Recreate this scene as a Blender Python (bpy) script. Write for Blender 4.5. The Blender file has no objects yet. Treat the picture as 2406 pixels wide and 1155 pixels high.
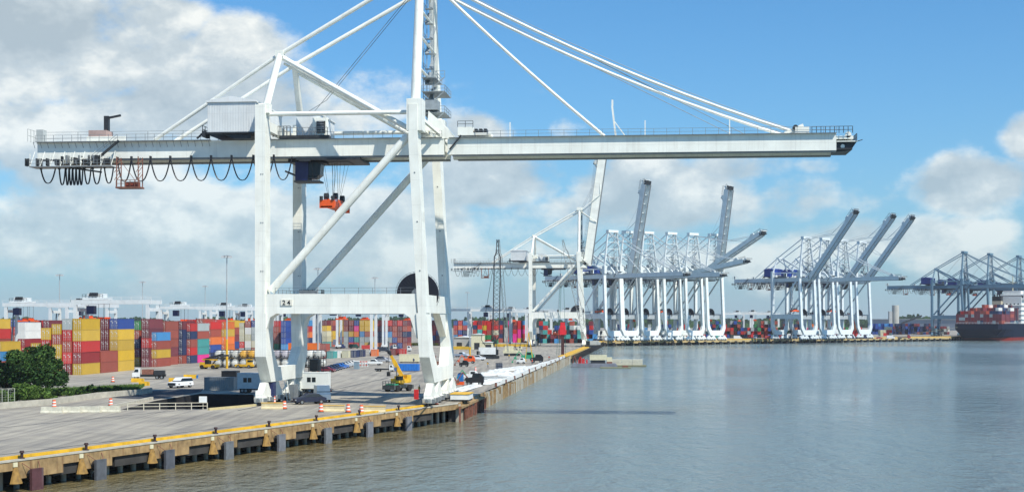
import bpy, bmesh, math, random
from mathutils import Vector, Matrix
from mathutils.geometry import tessellate_polygon
R = math.radians
rnd = random.Random(7)
S = bpy.context.scene
COL = S.collection
# ---------------------------------------------------------------- camera
F, CX, HZ, HC = 3360.0, 1203.0, 752.0, 14.0      # focal length and horizon of the 2406 px wide photograph, eye height over the quay
cam = bpy.data.cameras.new('camera'); co = bpy.data.objects.new('camera', cam); COL.objects.link(co)
co.location = (0, 0, HC); co.rotation_euler = (R(90), 0, 0)
cam.sensor_width = 36; cam.lens = F/2406*36; cam.shift_y = (HZ-577.5)/2406
cam.clip_start = 1; cam.clip_end = 60000
S.camera = co
S.view_settings.view_transform = 'Standard'; S.view_settings.look = 'None'
S.view_settings.exposure = 0.25; S.view_settings.gamma = 1.0
TH = R(5.61)                                     # bearing of the main quay
q = Vector((math.sin(TH), math.cos(TH), 0)); p = Vector((math.cos(TH), -math.sin(TH), 0))
O = Vector((-41.16, 236.0, 0))
def W(a, b, z=0): return O + p*a + q*b + Vector((0, 0, z))
def P(px, d, z=0): return Vector(((px-CX)/F*d, d, z))
def G(px, py, z=0):
    d = F*(HC-z)/(py-HZ); return Vector(((px-CX)/F*d, d, z))
# ---------------------------------------------------------------- sun and sky
sv = (p*0.63 - q*0.52 + Vector((0, 0, 1))).normalized()
EL = math.asin(sv.z); AZ = math.atan2(sv.x, sv.y)
sl = bpy.data.lights.new('sun', 'SUN'); sl.energy = 4.9; sl.angle = R(0.5); sl.color = (1, .94, .83)
so = bpy.data.objects.new('sun', sl); COL.objects.link(so)
so.rotation_euler = (-sv).to_track_quat('-Z', 'Y').to_euler()
wd = bpy.data.worlds.new('World'); S.world = wd; wd.use_nodes = True
nt = wd.node_tree; N = nt.nodes; L = nt.links; N.clear()
def nd(t, **k):
    n = N.new(t)
    for a, b in k.items(): setattr(n, a, b)
    return n
def mth(op, a, b=None, c=None, clamp=False):
    n = N.new('ShaderNodeMath'); n.operation = op; n.use_clamp = clamp
    for i, v in enumerate((a, b, c)):
        if v is None: continue
        if isinstance(v, (int, float)): n.inputs[i].default_value = v
        else: L.new(v, n.inputs[i])
    return n.outputs[0]
SKY = 0.105
sky = nd('ShaderNodeTexSky', sky_type='NISHITA'); sky.sun_disc = False; sky.sun_elevation = EL; sky.sun_rotation = AZ
sky.air_density = 1.0; sky.dust_density = 0.5; sky.ozone_density = 1.5; sky.altitude = 10
tc = nd('ShaderNodeTexCoord'); sep = nd('ShaderNodeSeparateXYZ'); L.new(tc.outputs['Generated'], sep.inputs[0])
az = mth('ARCTAN2', sep.outputs[0], sep.outputs[1]); el = mth('ARCSINE', sep.outputs[2])
cb = nd('ShaderNodeCombineXYZ'); L.new(az, cb.inputs[0]); L.new(el, cb.inputs[1])
def azel(px, py): return math.atan((px-CX)/F), math.atan((HZ-py)/F)
def fbm(off, sc, det=8, rough=.58, sy=1.5):
    m = nd('ShaderNodeMapping'); m.inputs['Scale'].default_value = (1, sy, 1); m.inputs['Location'].default_value = off
    L.new(cb.outputs[0], m.inputs['Vector'])
    n = nd('ShaderNodeTexNoise'); n.inputs['Scale'].default_value = sc; n.inputs['Detail'].default_value = det; n.inputs['Roughness'].default_value = rough
    L.new(m.outputs[0], n.inputs['Vector']); return n.outputs['Fac']
blobs = [(1500,490,800,120,.80),(900,600,1400,60,.5),(260,380,900,330,.60),(60,140,560,250,1.0),(330,60,300,140,.8),(560,120,150,110,1.0),(480,260,460,150,.9),(150,330,500,220,.85),(850,190,220,90,.5),
 (420,520,520,130,.85),(60,560,340,150,.7),(900,520,460,110,.75),(700,620,900,60,.5),(1130,310,110,60,.75),(1000,420,260,80,.4),(1180,430,260,110,.95),(1530,450,360,120,.95),(1330,300,90,50,.4),(1700,400,200,70,.8),
 (1480,400,120,60,.6),(1920,400,120,40,.5),(1870,500,300,60,.6),(2050,560,420,80,.75),(1500,600,700,80,.7),(2290,450,190,85,1.0),(2420,350,90,80,.95),(2240,420,90,60,.8),(1300,560,500,70,.5),(1250,215,90,18,.25),
 (-500,200,500,260,.7),(3000,400,500,150,.7),(-1200,400,600,200,.6)]
tot = None
for (bx, by, rx, ry, am) in blobs:
    a0, e0 = azel(bx, by)
    u = mth('DIVIDE', mth('SUBTRACT', az, a0), rx/F); v = mth('DIVIDE', mth('SUBTRACT', el, e0), ry/F)
    r2 = mth('ADD', mth('MULTIPLY', u, u), mth('MULTIPLY', v, v))
    g = mth('MULTIPLY', mth('POWER', 2.718, mth('MULTIPLY', r2, -1.1)), am)
    tot = g if tot is None else mth('MAXIMUM', tot, g)
n1 = fbm((3.1, 7.7, 0), 6.5); n1s = fbm((3.1+.006, 7.7+.026, 0), 6.5)
n2 = fbm((1.3, 2.2, 5), 30, 6)
dens = mth('ADD', mth('ADD', tot, mth('MULTIPLY', mth('SUBTRACT', n1, .5), 2.2)), mth('MULTIPLY', mth('SUBTRACT', n2, .5), .35))
mr = nd('ShaderNodeMapRange', interpolation_type='SMOOTHSTEP'); L.new(dens, mr.inputs[0]); mr.inputs[1].default_value = .38; mr.inputs[2].default_value = .70
# lit tops, grey bases
lit = mth('ADD', mth('MULTIPLY', mth('SUBTRACT', n1, n1s), 4.6), .62)
lit = mth('ADD', lit, mth('MULTIPLY', mth('SUBTRACT', n2, .5), .3))
lit = mth('ADD', lit, mth('MULTIPLY', mth('SUBTRACT', .75, mr.outputs[0]), .35), None, True)
cr = nd('ShaderNodeValToRGB'); L.new(lit, cr.inputs[0])
e = cr.color_ramp.elements; e[0].position = .15; e[0].color = (.43, .51, .56, 1); e[1].position = .95; e[1].color = (.90, .92, .88, 1)
x = e.new(.55); x.color = (.58, .65, .68, 1)
cs = nd('ShaderNodeVectorMath', operation='SCALE'); L.new(cr.outputs[0], cs.inputs[0]); cs.inputs['Scale'].default_value = .92/SKY
# haze near the horizon pales the clouds
hz = mth('POWER', 2.718, mth('MULTIPLY', mth('MAXIMUM', el, 0.0), -12.0))
sc0 = nd('ShaderNodeVectorMath', operation='MULTIPLY'); L.new(sky.outputs[0], sc0.inputs[0]); sc0.inputs[1].default_value = (.40, .85, 1.17)
hm = nd('ShaderNodeMixRGB'); L.new(mth('MULTIPLY', hz, .78), hm.inputs[0]); L.new(sc0.outputs[0], hm.inputs[1]); hm.inputs[2].default_value = (.34/SKY, .43/SKY, .53/SKY, 1)
cm = nd('ShaderNodeMixRGB'); L.new(mth('MULTIPLY', mr.outputs[0], mth('SUBTRACT', 1.0, mth('MULTIPLY', hz, .62))), cm.inputs[0])
L.new(hm.outputs[0], cm.inputs[1]); L.new(cs.outputs[0], cm.inputs[2])
bg = nd('ShaderNodeBackground'); bg.inputs[1].default_value = SKY; L.new(cm.outputs[0], bg.inputs[0])
wo = nd('ShaderNodeOutputWorld'); L.new(bg.outputs[0], wo.inputs[0])
# ---------------------------------------------------------------- materials
def mat(name, col=(1, 1, 1), rough=.6, metal=0, var=.15, vs=1.5, bump=0, bs=8, objcol=False, streak=0, col2=None, spec=.4):
    m = bpy.data.materials.new(name); m.use_nodes = True; t = m.node_tree; b = t.nodes['Principled BSDF']
    b.inputs['Roughness'].default_value = rough; b.inputs['Metallic'].default_value = metal; b.inputs['Specular IOR Level'].default_value = spec
    c = t.nodes.new('ShaderNodeTexCoord')
    n = t.nodes.new('ShaderNodeTexNoise'); n.inputs['Scale'].default_value = vs; n.inputs['Detail'].default_value = 5
    t.links.new(c.outputs['Object'], n.inputs['Vector'])
    if objcol:
        oi = t.nodes.new('ShaderNodeObjectInfo'); src = oi.outputs['Color']
    else:
        rg = t.nodes.new('ShaderNodeRGB'); rg.outputs[0].default_value = (*col, 1); src = rg.outputs[0]
    r = t.nodes.new('ShaderNodeMapRange'); t.links.new(n.outputs['Fac'], r.inputs[0]); r.inputs[1].default_value = .3; r.inputs[2].default_value = .7
    r.inputs[3].default_value = 1-var; r.inputs[4].default_value = 1+var*.4
    s = t.nodes.new('ShaderNodeVectorMath'); s.operation = 'SCALE'; t.links.new(src, s.inputs[0]); t.links.new(r.outputs[0], s.inputs['Scale'])
    out = s.outputs[0]
    if streak or col2:
        mp = t.nodes.new('ShaderNodeMapping'); mp.inputs['Scale'].default_value = (1.6, 1.6, .12) if streak else (1, 1, 1)
        t.links.new(c.outputs['Object'], mp.inputs['Vector'])
        n2 = t.nodes.new('ShaderNodeTexNoise'); n2.inputs['Scale'].default_value = 1.3 if streak else vs*.4; n2.inputs['Detail'].default_value = 6
        t.links.new(mp.outputs[0], n2.inputs['Vector'])
        r2 = t.nodes.new('ShaderNodeMapRange'); t.links.new(n2.outputs['Fac'], r2.inputs[0]); r2.inputs[1].default_value = .52; r2.inputs[2].default_value = .72
        r2.inputs[4].default_value = streak or .8
        mx = t.nodes.new('ShaderNodeMixRGB'); t.links.new(r2.outputs[0], mx.inputs[0]); t.links.new(out, mx.inputs[1]); mx.inputs[2].default_value = (*(col2 or (.16, .09, .05)), 1)
        out = mx.outputs[0]
    t.links.new(out, b.inputs['Base Color'])
    if bump:
        n3 = t.nodes.new('ShaderNodeTexNoise'); n3.inputs['Scale'].default_value = bs; n3.inputs['Detail'].default_value = 4
        t.links.new(c.outputs['Object'], n3.inputs['Vector'])
        bp = t.nodes.new('ShaderNodeBump'); bp.inputs['Strength'].default_value = bump; t.links.new(n3.outputs['Fac'], bp.inputs['Height'])
        t.links.new(bp.outputs[0], b.inputs['Normal'])
    return m
PAINT = mat('crane_paint', objcol=True, rough=.5, var=.12, vs=.35, streak=.11)
CPAINT = mat('container_paint', objcol=True, rough=.55, var=.10, vs=.5, streak=.07)
GEN = mat('coloured_paint', objcol=True, rough=.45, var=.12, vs=1.2)
STEEL = mat('grey_steel', (.22, .24, .25), .5, .3, .2)
DARK = mat('dark_metal', (.025, .028, .032), .5, 0, .3)
RUBBER = mat('rubber', (.018, .018, .02), .8)
NAVY = mat('navy_paint', (.012, .02, .09), .4)
ORANGE = mat('orange_paint', (.75, .10, .015), .5, 0, .2)
RUST = mat('rusty_steel', (.22, .09, .06), .8, 0, .4, 2)
WHITE = mat('white_paint', (.74, .76, .74), .5, 0, .12, .8)
CREAM = mat('cream_paint', (.66, .62, .42), .6, 0, .12)
YEL = mat('yellow_paint', (.72, .42, .02), .55, 0, .3, .7, streak=.25)
RED = mat('red_paint', (.55, .02, .02), .5)
GLASS = mat('dark_glass', (.012, .018, .022), .25, 0, 0, spec=.35)
BLACK = mat('black_paint', (.012, .012, .014), .5)
GREEN = mat('green_paint', (.03, .30, .16), .5)
BLUE = mat('blue_paint', (.02, .16, .45), .5)
TAN = mat('stained_concrete', (.36, .245, .115), .85, 0, .45, .9, .3, 5, streak=.75, col2=(.15, .07, .03))
CONC = mat('pale_concrete', (.46, .44, .37), .9, 0, .25, .8, .3, 6)
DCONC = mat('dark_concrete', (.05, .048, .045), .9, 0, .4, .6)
PIT = mat('shade_black', (.014, .014, .018), .95, 0, .5, .4)  # near-black base colour stands in for the shade below deck level
LAMP = mat('lamp_housing', (.55, .57, .58), .4)
def seams(m):
    t = m.node_tree; b = t.nodes['Principled BSDF']; src = b.inputs['Base Color'].links[0].from_socket
    c = t.nodes.new('ShaderNodeTexCoord'); s = t.nodes.new('ShaderNodeSeparateXYZ'); t.links.new(c.outputs['Object'], s.inputs[0])
    def ln(o, per, w):
        a = t.nodes.new('ShaderNodeMath'); a.operation = 'PINGPONG'; t.links.new(o, a.inputs[0]); a.inputs[1].default_value = per/2
        g = t.nodes.new('ShaderNodeMath'); g.operation = 'LESS_THAN'; t.links.new(a.outputs[0], g.inputs[0]); g.inputs[1].default_value = w; return g.outputs[0]
    mx = t.nodes.new('ShaderNodeMath'); mx.operation = 'MAXIMUM'; t.links.new(ln(s.outputs[0], 5.3, .045), mx.inputs[0]); t.links.new(ln(s.outputs[2], 4.1, .04), mx.inputs[1])
    k = t.nodes.new('ShaderNodeMath'); k.operation = 'MULTIPLY'; t.links.new(mx.outputs[0], k.inputs[0]); k.inputs[1].default_value = .16
    mm = t.nodes.new('ShaderNodeMixRGB'); t.links.new(k.outputs[0], mm.inputs[0]); t.links.new(src, mm.inputs[1]); mm.inputs[2].default_value = (.25, .24, .22, 1)
    t.links.new(mm.outputs[0], b.inputs['Base Color'])
seams(PAINT)
# ---------------------------------------------------------------- mesh helper
class MB:
    def __init__(s): s.v = []; s.f = []; s.m = []
    def add(s, vs, fs, m=0):
        n = len(s.v); s.v += [tuple(v) for v in vs]; s.f += [tuple(i+n for i in f) for f in fs]; s.m += [m]*len(fs); return s
    def box(s, x0, y0, z0, x1, y1, z1, m=0):
        return s.add([(x0,y0,z0),(x1,y0,z0),(x1,y1,z0),(x0,y1,z0),(x0,y0,z1),(x1,y0,z1),(x1,y1,z1),(x0,y1,z1)],
                     [(0,3,2,1),(4,5,6,7),(0,1,5,4),(1,2,6,5),(2,3,7,6),(3,0,4,7)], m)
    def beam(s, a, b, w, h, m=0, w2=None, h2=None):
        a = Vector(a); b = Vector(b); d = (b-a).normalized()
        up = Vector((0, 0, 1)) if abs(d.z) < .9 else Vector((0, 1, 0))
        x = d.cross(up).normalized(); y = x.cross(d)
        vs = []
        for c, ww, hh in ((a, w, h), (b, w2 or w, h2 or h)):
            vs += [c-x*ww/2-y*hh/2, c+x*ww/2-y*hh/2, c+x*ww/2+y*hh/2, c-x*ww/2+y*hh/2]
        return s.add(vs, [(0,3,2,1),(4,5,6,7),(0,1,5,4),(1,2,6,5),(2,3,7,6),(3,0,4,7)], m)
    def tube(s, a, b, r, n=8, m=0, r2=None):
        a = Vector(a); b = Vector(b); d = (b-a).normalized(); r2 = r if r2 is None else r2
        up = Vector((0, 0, 1)) if abs(d.z) < .9 else Vector((0, 1, 0))
        x = d.cross(up).normalized(); y = x.cross(d); vs = []
        for c, rr in ((a, r), (b, r2)):
            for i in range(n):
                t = 2*math.pi*i/n; vs.append(c+x*math.cos(t)*rr+y*math.sin(t)*rr)
        fs = [(i, (i+1)%n, n+(i+1)%n, n+i) for i in range(n)] + [tuple(range(n-1, -1, -1)), tuple(range(n, 2*n))]
        return s.add(vs, fs, m)
    def prism(s, poly, ax, a0, a1, m=0, shear=None):
        # poly of 2-D points swept along axis ax (0: x with (y,z); 1: y with (x,z); 2: z with (x,y))
        n = len(poly); vs = []
        for a in (a0, a1):
            for (u, v) in poly:
                o = shear(v) if shear else 0
                vs.append(((a+o, u, v), (u, a, v), (u, v, a))[ax])
        fs = [(i, (i+1)%n, n+(i+1)%n, n+i) for i in range(n)] + [tuple(range(n-1, -1, -1)), tuple(range(n, 2*n))]
        return s.add(vs, fs, m)
    def rail(s, a, b, h=1.05, step=2.5, r=.035, m=0, up=(0, 0, 1)):
        a = Vector(a); b = Vector(b); up = Vector(up); n = max(1, int((b-a).length/step))
        for i in range(n+1):
            c = a+(b-a)*i/n; s.beam(c, c+up*h, r*2, r*2, m)
        for k in (.5, 1): s.beam(a+up*h*k, b+up*h*k, r*1.6, r*1.6, m)
        return s
    def path(s, pts, r, n=5, m=0):
        for a, b in zip(pts[:-1], pts[1:]): s.tube(a, b, r, n, m)
        return s
    def mesh(s, name, mats, recalc=True, smooth=False):
        me = bpy.data.meshes.new(name); me.from_pydata(s.v, [], s.f)
        for k in (mats if isinstance(mats, (list, tuple)) else [mats]): me.materials.append(k)
        me.polygons.foreach_set('material_index', s.m)
        if smooth: me.polygons.foreach_set('use_smooth', [True]*len(s.f))
        if recalc:
            bm = bmesh.new(); bm.from_mesh(me); bmesh.ops.recalc_face_normals(bm, faces=bm.faces); bm.to_mesh(me); bm.free()
        me.update(); return me
def link(name, me, parent=None, col=None, loc=None, rot=None):
    o = bpy.data.objects.new(name, me); COL.objects.link(o)
    if parent: o.parent = parent
    if col: o.color = (*col, 1)
    if loc is not None: o.location = loc
    if rot is not None: o.rotation_euler = rot
    return o
def tag(o, label=None, cat=None, group=None, kind=None):
    if label: o['label'] = label
    if cat: o['category'] = cat
    if group: o['group'] = group
    if kind: o['kind'] = kind
    return o
def thing(name, label, cat, loc=(0, 0, 0), rz=0, group=None):
    o = bpy.data.objects.new(name, None); COL.objects.link(o); o.location = loc; o.rotation_euler = (0, 0, rz); o.empty_display_size = .5
    return tag(o, label, cat, group)
def B(*boxes):
    m = MB()
    for b in boxes: m.box(*b)
    return m
# ---------------------------------------------------------------- water, ground, quay
NS = R(22.4)                                    # bearing of the near quay section
nn = Vector((math.sin(NS), math.cos(NS), 0)); no = Vector((math.cos(NS), -math.sin(NS), 0))
K = Vector((-9.2, 242.5, 0))                    # the corner of the quay by the crane
M2 = Vector((61.6, 963, 0)); M3 = Vector((368, 1204, 0)); FS = R(33)
fd = Vector((math.sin(FS), math.cos(FS), 0)); fo = Vector((math.cos(FS), -math.sin(FS), 0))
WZ = -3.2
def water():
    m = bpy.data.materials.new('river_water'); m.use_nodes = True; t = m.node_tree; b = t.nodes['Principled BSDF']
    b.inputs['Base Color'].default_value = (.15, .20, .195, 1); b.inputs['Roughness'].default_value = .13; b.inputs['IOR'].default_value = 1.33
    c = t.nodes.new('ShaderNodeTexCoord'); hs = []
    for sc, rot, st, det in ((.10, .25, (1, .7, 1), 3), (.42, .12, (1, .5, 1), 4), (1.3, -.12, (1, .6, 1), 4)):
        mp = t.nodes.new('ShaderNodeMapping'); mp.inputs['Rotation'].default_value = (0, 0, rot); mp.inputs['Scale'].default_value = st
        t.links.new(c.outputs['Object'], mp.inputs['Vector'])
        n = t.nodes.new('ShaderNodeTexNoise'); n.inputs['Scale'].default_value = sc; n.inputs['Detail'].default_value = det; n.inputs['Roughness'].default_value = .6
        t.links.new(mp.outputs[0], n.inputs['Vector']); hs.append((n.outputs['Fac'], sc))
    acc = None
    for h, sc in hs:
        k = t.nodes.new('ShaderNodeMath'); k.operation = 'MULTIPLY'; t.links.new(h, k.inputs[0]); k.inputs[1].default_value = {.10:1.2, .42:.9, 1.3:.4}[sc]
        if acc is None: acc = k.outputs[0]
        else:
            a = t.nodes.new('ShaderNodeMath'); a.operation = 'ADD'; t.links.new(acc, a.inputs[0]); t.links.new(k.outputs[0], a.inputs[1]); acc = a.outputs[0]
    bp = t.nodes.new('ShaderNodeBump'); bp.inputs['Strength'].default_value = 1.0; bp.inputs['Distance'].default_value = 1.1
    wn = t.nodes.new('ShaderNodeTexNoise'); wn.inputs['Scale'].default_value = .012; wn.inputs['Detail'].default_value = 4
    wm_ = t.nodes.new('ShaderNodeMapping'); wm_.inputs['Scale'].default_value = (1, .45, 1); t.links.new(c.outputs['Object'], wm_.inputs['Vector']); t.links.new(wm_.outputs[0], wn.inputs['Vector'])
    wr = t.nodes.new('ShaderNodeMapRange'); t.links.new(wn.outputs['Fac'], wr.inputs[0]); wr.inputs[1].default_value = .35; wr.inputs[2].default_value = .65; wr.inputs[3].default_value = .05; wr.inputs[4].default_value = .16; t.links.new(wr.outputs[0], b.inputs['Roughness'])
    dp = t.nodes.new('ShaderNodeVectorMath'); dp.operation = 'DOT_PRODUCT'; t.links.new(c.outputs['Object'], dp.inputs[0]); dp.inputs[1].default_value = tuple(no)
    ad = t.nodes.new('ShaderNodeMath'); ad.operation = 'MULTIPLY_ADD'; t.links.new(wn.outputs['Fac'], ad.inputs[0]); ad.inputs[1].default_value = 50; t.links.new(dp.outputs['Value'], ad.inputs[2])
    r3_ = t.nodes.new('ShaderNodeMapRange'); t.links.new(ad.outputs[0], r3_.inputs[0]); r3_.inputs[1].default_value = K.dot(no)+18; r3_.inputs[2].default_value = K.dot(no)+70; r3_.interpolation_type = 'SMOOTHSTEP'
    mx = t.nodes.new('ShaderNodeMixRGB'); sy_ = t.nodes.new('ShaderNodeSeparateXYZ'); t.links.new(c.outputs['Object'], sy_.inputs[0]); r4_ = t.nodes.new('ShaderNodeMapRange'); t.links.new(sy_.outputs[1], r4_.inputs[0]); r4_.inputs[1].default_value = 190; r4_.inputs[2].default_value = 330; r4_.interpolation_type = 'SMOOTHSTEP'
    mm_ = t.nodes.new('ShaderNodeMath'); mm_.operation = 'MAXIMUM'; t.links.new(r3_.outputs[0], mm_.inputs[0]); t.links.new(r4_.outputs[0], mm_.inputs[1]); t.links.new(mm_.outputs[0], mx.inputs[0]); mx.inputs[1].default_value = (.165, .13, .055, 1); mx.inputs[2].default_value = (.155, .212, .212, 1); t.links.new(mx.outputs[0], b.inputs['Base Color'])   # base colour turns brown towards the near quay
    t.links.new(acc, bp.inputs['Height']); t.links.new(bp.outputs[0], b.inputs['Normal'])
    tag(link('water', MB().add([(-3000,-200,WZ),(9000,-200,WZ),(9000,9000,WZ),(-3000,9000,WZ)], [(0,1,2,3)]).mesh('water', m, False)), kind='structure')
water()
def ground_mat():
    m = bpy.data.materials.new('yard_pavement'); m.use_nodes = True; t = m.node_tree; b = t.nodes['Principled BSDF']; b.inputs['Roughness'].default_value = .85
    c = t.nodes.new('ShaderNodeTexCoord')
    def noi(sc, rot, st, det=5):
        mp = t.nodes.new('ShaderNodeMapping'); mp.inputs['Rotation'].default_value = (0, 0, rot); mp.inputs['Scale'].default_value = st
        t.links.new(c.outputs['Object'], mp.inputs['Vector'])
        n = t.nodes.new('ShaderNodeTexNoise'); n.inputs['Scale'].default_value = sc; n.inputs['Detail'].default_value = det; t.links.new(mp.outputs[0], n.inputs['Vector']); return n.outputs['Fac']
    def ramp(src, a, bb, ca, cb_):
        r = t.nodes.new('ShaderNodeValToRGB'); t.links.new(src, r.inputs[0]); e = r.color_ramp.elements
        e[0].position = a; e[0].color = (*ca, 1); e[1].position = bb; e[1].color = (*cb_, 1); return r.outputs[0]
    base = ramp(noi(.035, 0, (1, 1, 1)), .3, .7, (.285, .262, .22), (.41, .378, .315))
    def mul(a, bb):
        x = t.nodes.new('ShaderNodeMixRGB'); x.blend_type = 'MULTIPLY'; x.inputs[0].default_value = 1; t.links.new(a, x.inputs[1]); t.links.new(bb, x.inputs[2]); return x.outputs[0]
    o = mul(base, ramp(noi(.8, -NS, (1, .05, 1), 4), .36, .62, (.72, .72, .74), (1.05, 1.05, 1.03)))
    o = mul(o, ramp(noi(1.1, -NS+.03, (1, .012, 1), 3), .27, .36, (.55, .55, .57), (1, 1, 1)))     # wheel-worn streaks along the quay
    o = mul(o, ramp(noi(.25, 0, (1, 1, 1), 7), .30, .6, (.84, .84, .85), (1.04, 1.03, 1.0)))
    o = mul(o, ramp(noi(6, 0, (1, 1, 1), 3), .3, .7, (.92, .92, .92), (1.05, 1.05, 1.05)))
    br = t.nodes.new('ShaderNodeTexBrick'); mp = t.nodes.new('ShaderNodeMapping'); mp.inputs['Rotation'].default_value = (0, 0, NS); t.links.new(c.outputs['Object'], mp.inputs['Vector']); t.links.new(mp.outputs[0], br.inputs['Vector'])
    br.inputs['Scale'].default_value = 1; br.inputs['Brick Width'].default_value = 14; br.inputs['Row Height'].default_value = 9; br.inputs['Mortar Size'].default_value = .13; br.inputs['Mortar Smooth'].default_value = .5
    br.inputs['Color1'].default_value = (1, 1, 1, 1); br.inputs['Color2'].default_value = (.93, .94, .95, 1); br.inputs['Mortar'].default_value = (.62, .62, .64, 1)
    o = mul(o, br.outputs[0])
    t.links.new(o, b.inputs['Base Color']); return m
PAVE = ground_mat()
kA = K - nn*420; far = M3 + fd*2600
outline = [tuple(v) for v in (kA, K, M2, M3, far, Vector((-2500, 5000, 0)), Vector((-3000, -150, 0)))]
pit = [tuple(v) for v in (G(283,961.5), G(484,960), G(600,951.5), G(596,926), G(470,924), G(362,941))]
tri = tessellate_polygon([[Vector(v) for v in outline], [Vector(v) for v in pit]])
av = outline + pit
tag(link('ground', MB().add(av, tri).mesh('ground', PAVE)), kind='structure')
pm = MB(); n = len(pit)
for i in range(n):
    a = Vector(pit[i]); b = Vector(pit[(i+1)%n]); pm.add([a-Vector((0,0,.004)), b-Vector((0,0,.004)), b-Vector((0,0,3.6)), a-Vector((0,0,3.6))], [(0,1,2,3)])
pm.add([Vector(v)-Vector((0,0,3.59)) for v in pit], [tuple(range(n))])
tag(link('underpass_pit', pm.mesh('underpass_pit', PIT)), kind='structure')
rp = [G(258,934), G(345,918), G(478,912), G(472,920), G(362,938)]
tag(link('ramp', MB().add([v+Vector((0,0,.006)) for v in rp], [tuple(range(5))]).mesh('ramp', mat('dark_asphalt', (.045,.047,.055), .9, 0, .3, .5), False)), kind='structure')
# crane rails, recessed in the quay
rm = MB()
for a in (0.0, 27.7):
    for c, w in ((W(a, -14), .5),): rm.beam(c+Vector((0,0,.02)), W(a, 720, .02), .22, .04)
for x in (-5.2, -32): rm.beam(K+no*x-nn*400+Vector((0,0,.005)), K+no*x-nn*30+Vector((0,0,.005)), .3, .012)
tag(link('crane_rails', rm.mesh('crane_rails', DARK)), kind='structure')
# near quay: local frame  x outward, y along (away from the camera), origin at the corner K
def near(x, y, z=0): return K + no*x + nn*y + Vector((0, 0, z))
def s_at(px, off=0):                            # position along the near edge seen at photo column px
    k = (px-CX)/F; o = K + no*off
    return (k*o.y-o.x)/(nn.x-k*nn.y)
QN = thing('near_quay_front', 'near stretch of quay front with rust stained concrete beam and yellow kerb', 'quay wall', K, -NS)
Y0 = -420
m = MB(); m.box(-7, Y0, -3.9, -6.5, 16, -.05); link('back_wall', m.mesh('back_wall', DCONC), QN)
m = MB(); m.box(-.45, Y0, -1.05, 0, 0, -.006)
m.box(-.40, Y0, -.16, .07, 0, .02, 1)
link('face_beam', m.mesh('face_beam', [TAN, CONC]), QN)
link('kerb', B((-1.25, Y0, .004, -.72, -11, .30)).mesh('kerb', YEL), QN)
pl = MB().tube((0, 0, -4), (0, 0, -.9), .3, 8).mesh('pile', CONC)
for i in range(62): link('pile', pl, QN, None, (-2.2, -i*2.4-1, 0))
fpx = [85, 235, 397, 537, 660, 770, 868, 960]; bpx = [56, 207, 368, 511, 636, 747, 848, 940]; cpx = [40, 195, 360, 503, 628, 738, 840, 935]
fc = [(.10,.04,.045), (.10,.11,.125), (.09,.10,.12), (.15,.165,.18), (.17,.18,.20), (.17,.185,.20), (.19,.20,.22), (.17,.18,.20)]
for i, (f_, b_) in enumerate(zip(fpx, bpx)):
    y = s_at(f_, .6); yc = s_at(cpx[i], .2)
    m = MB(); m2 = MB(); m.box(-.6, y-1.9, -1.95, .02, y+2.8 + (2 if i % 2 == 0 else 0), -1.055)
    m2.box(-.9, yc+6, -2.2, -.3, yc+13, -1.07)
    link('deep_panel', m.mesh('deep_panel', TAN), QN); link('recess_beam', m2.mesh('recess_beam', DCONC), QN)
side = ['leftmost', 'second from the left', 'third from the left', 'fourth from the left', 'fourth from the right', 'third from the right', 'second from the right', 'rightmost']
# fender: dark panel hung in front of a rubber block
fm = MB(); fm.box(.72, -.85, -3.75, 1.02, .85, -1.0); fm2 = MB().tube((.05, 0, -1.7), (.72, 0, -1.7), .55, 12); fm2.tube((.05, 0, -2.8), (.72, 0, -2.8), .45, 12)
fmm = fm.mesh('fender_panel', mat('fender_face', objcol=True, rough=.7, var=.35, vs=1.2, streak=.3, col2=(.2, .2, .2))); fm2m = fm2.mesh('rubber_block', RUBBER)
ch = MB(); 
for yy in (-.6, .6): ch.beam((.05, yy*2, -.4), (.8, yy, -1.1), .06, .06)
chm = ch.mesh('chain', RUST)
bm_ = MB(); bm_.tube((0,0,0), (0,0,.1), .30, 12, 0); bm_.tube((0,0,.1), (0,0,.58), .15, 10, 0); bm_.tube((0,0,.58), (0,0,.8), .25, 12, 0, .21); bme = bm_.mesh('bollard', mat('bollard_iron', (.05, .025, .025), .7, 0, .5, 3))
cn = MB()
nseg = 8
pts0 = [(.05+.22*math.sin(math.pi*i/nseg), -.22*math.cos(math.pi*i/nseg), -.75) for i in range(nseg+1)]
pts1 = [(.05+.72*math.sin(math.pi*i/nseg), -.75*math.cos(math.pi*i/nseg), -2.35) for i in range(nseg+1)]
cn.add(pts0+pts1, [(i, i+1, nseg+2+i, nseg+1+i) for i in range(nseg)]+[tuple(range(nseg+1)), tuple(range(2*nseg+1, nseg, -1))])
cn.box(.02, -.3, -.7, .12, .3, -.25, 1)
cnm = cn.mesh('fender_bracket', [mat('ochre_steel', (.32, .19, .05), .8, 0, .4, 2, streak=.6), CREAM])
for i in range(8):
    f = thing('quay_fender', f'{"brick red" if i == 0 else "grey"} fender panel on the near quay wall, {side[i]}', 'fender', near(0, s_at(fpx[i], .8)), -NS, 'fenders on the near quay wall')
    link('fender_panel', fmm, f, fc[i]); link('rubber_block', fm2m, f); link('chain', chm, f)
    b = link('mooring_bollard', bme, None, None, near(-.25, s_at(bpx[i]), .022), (0, 0, -NS))
    tag(b, f'dark rusty mooring bollard at the yellow kerb, {side[i]} of the eight', 'bollard', 'bollards along the near quay edge')
    c = link('flared_bracket', cnm, None, None, near(0, s_at(cpx[i], .3)), (0, 0, -NS))
    tag(c, f'flared ochre steel bracket on the quay face, {side[i]} of the eight', 'bracket', 'ochre brackets on the near quay face')
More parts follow.
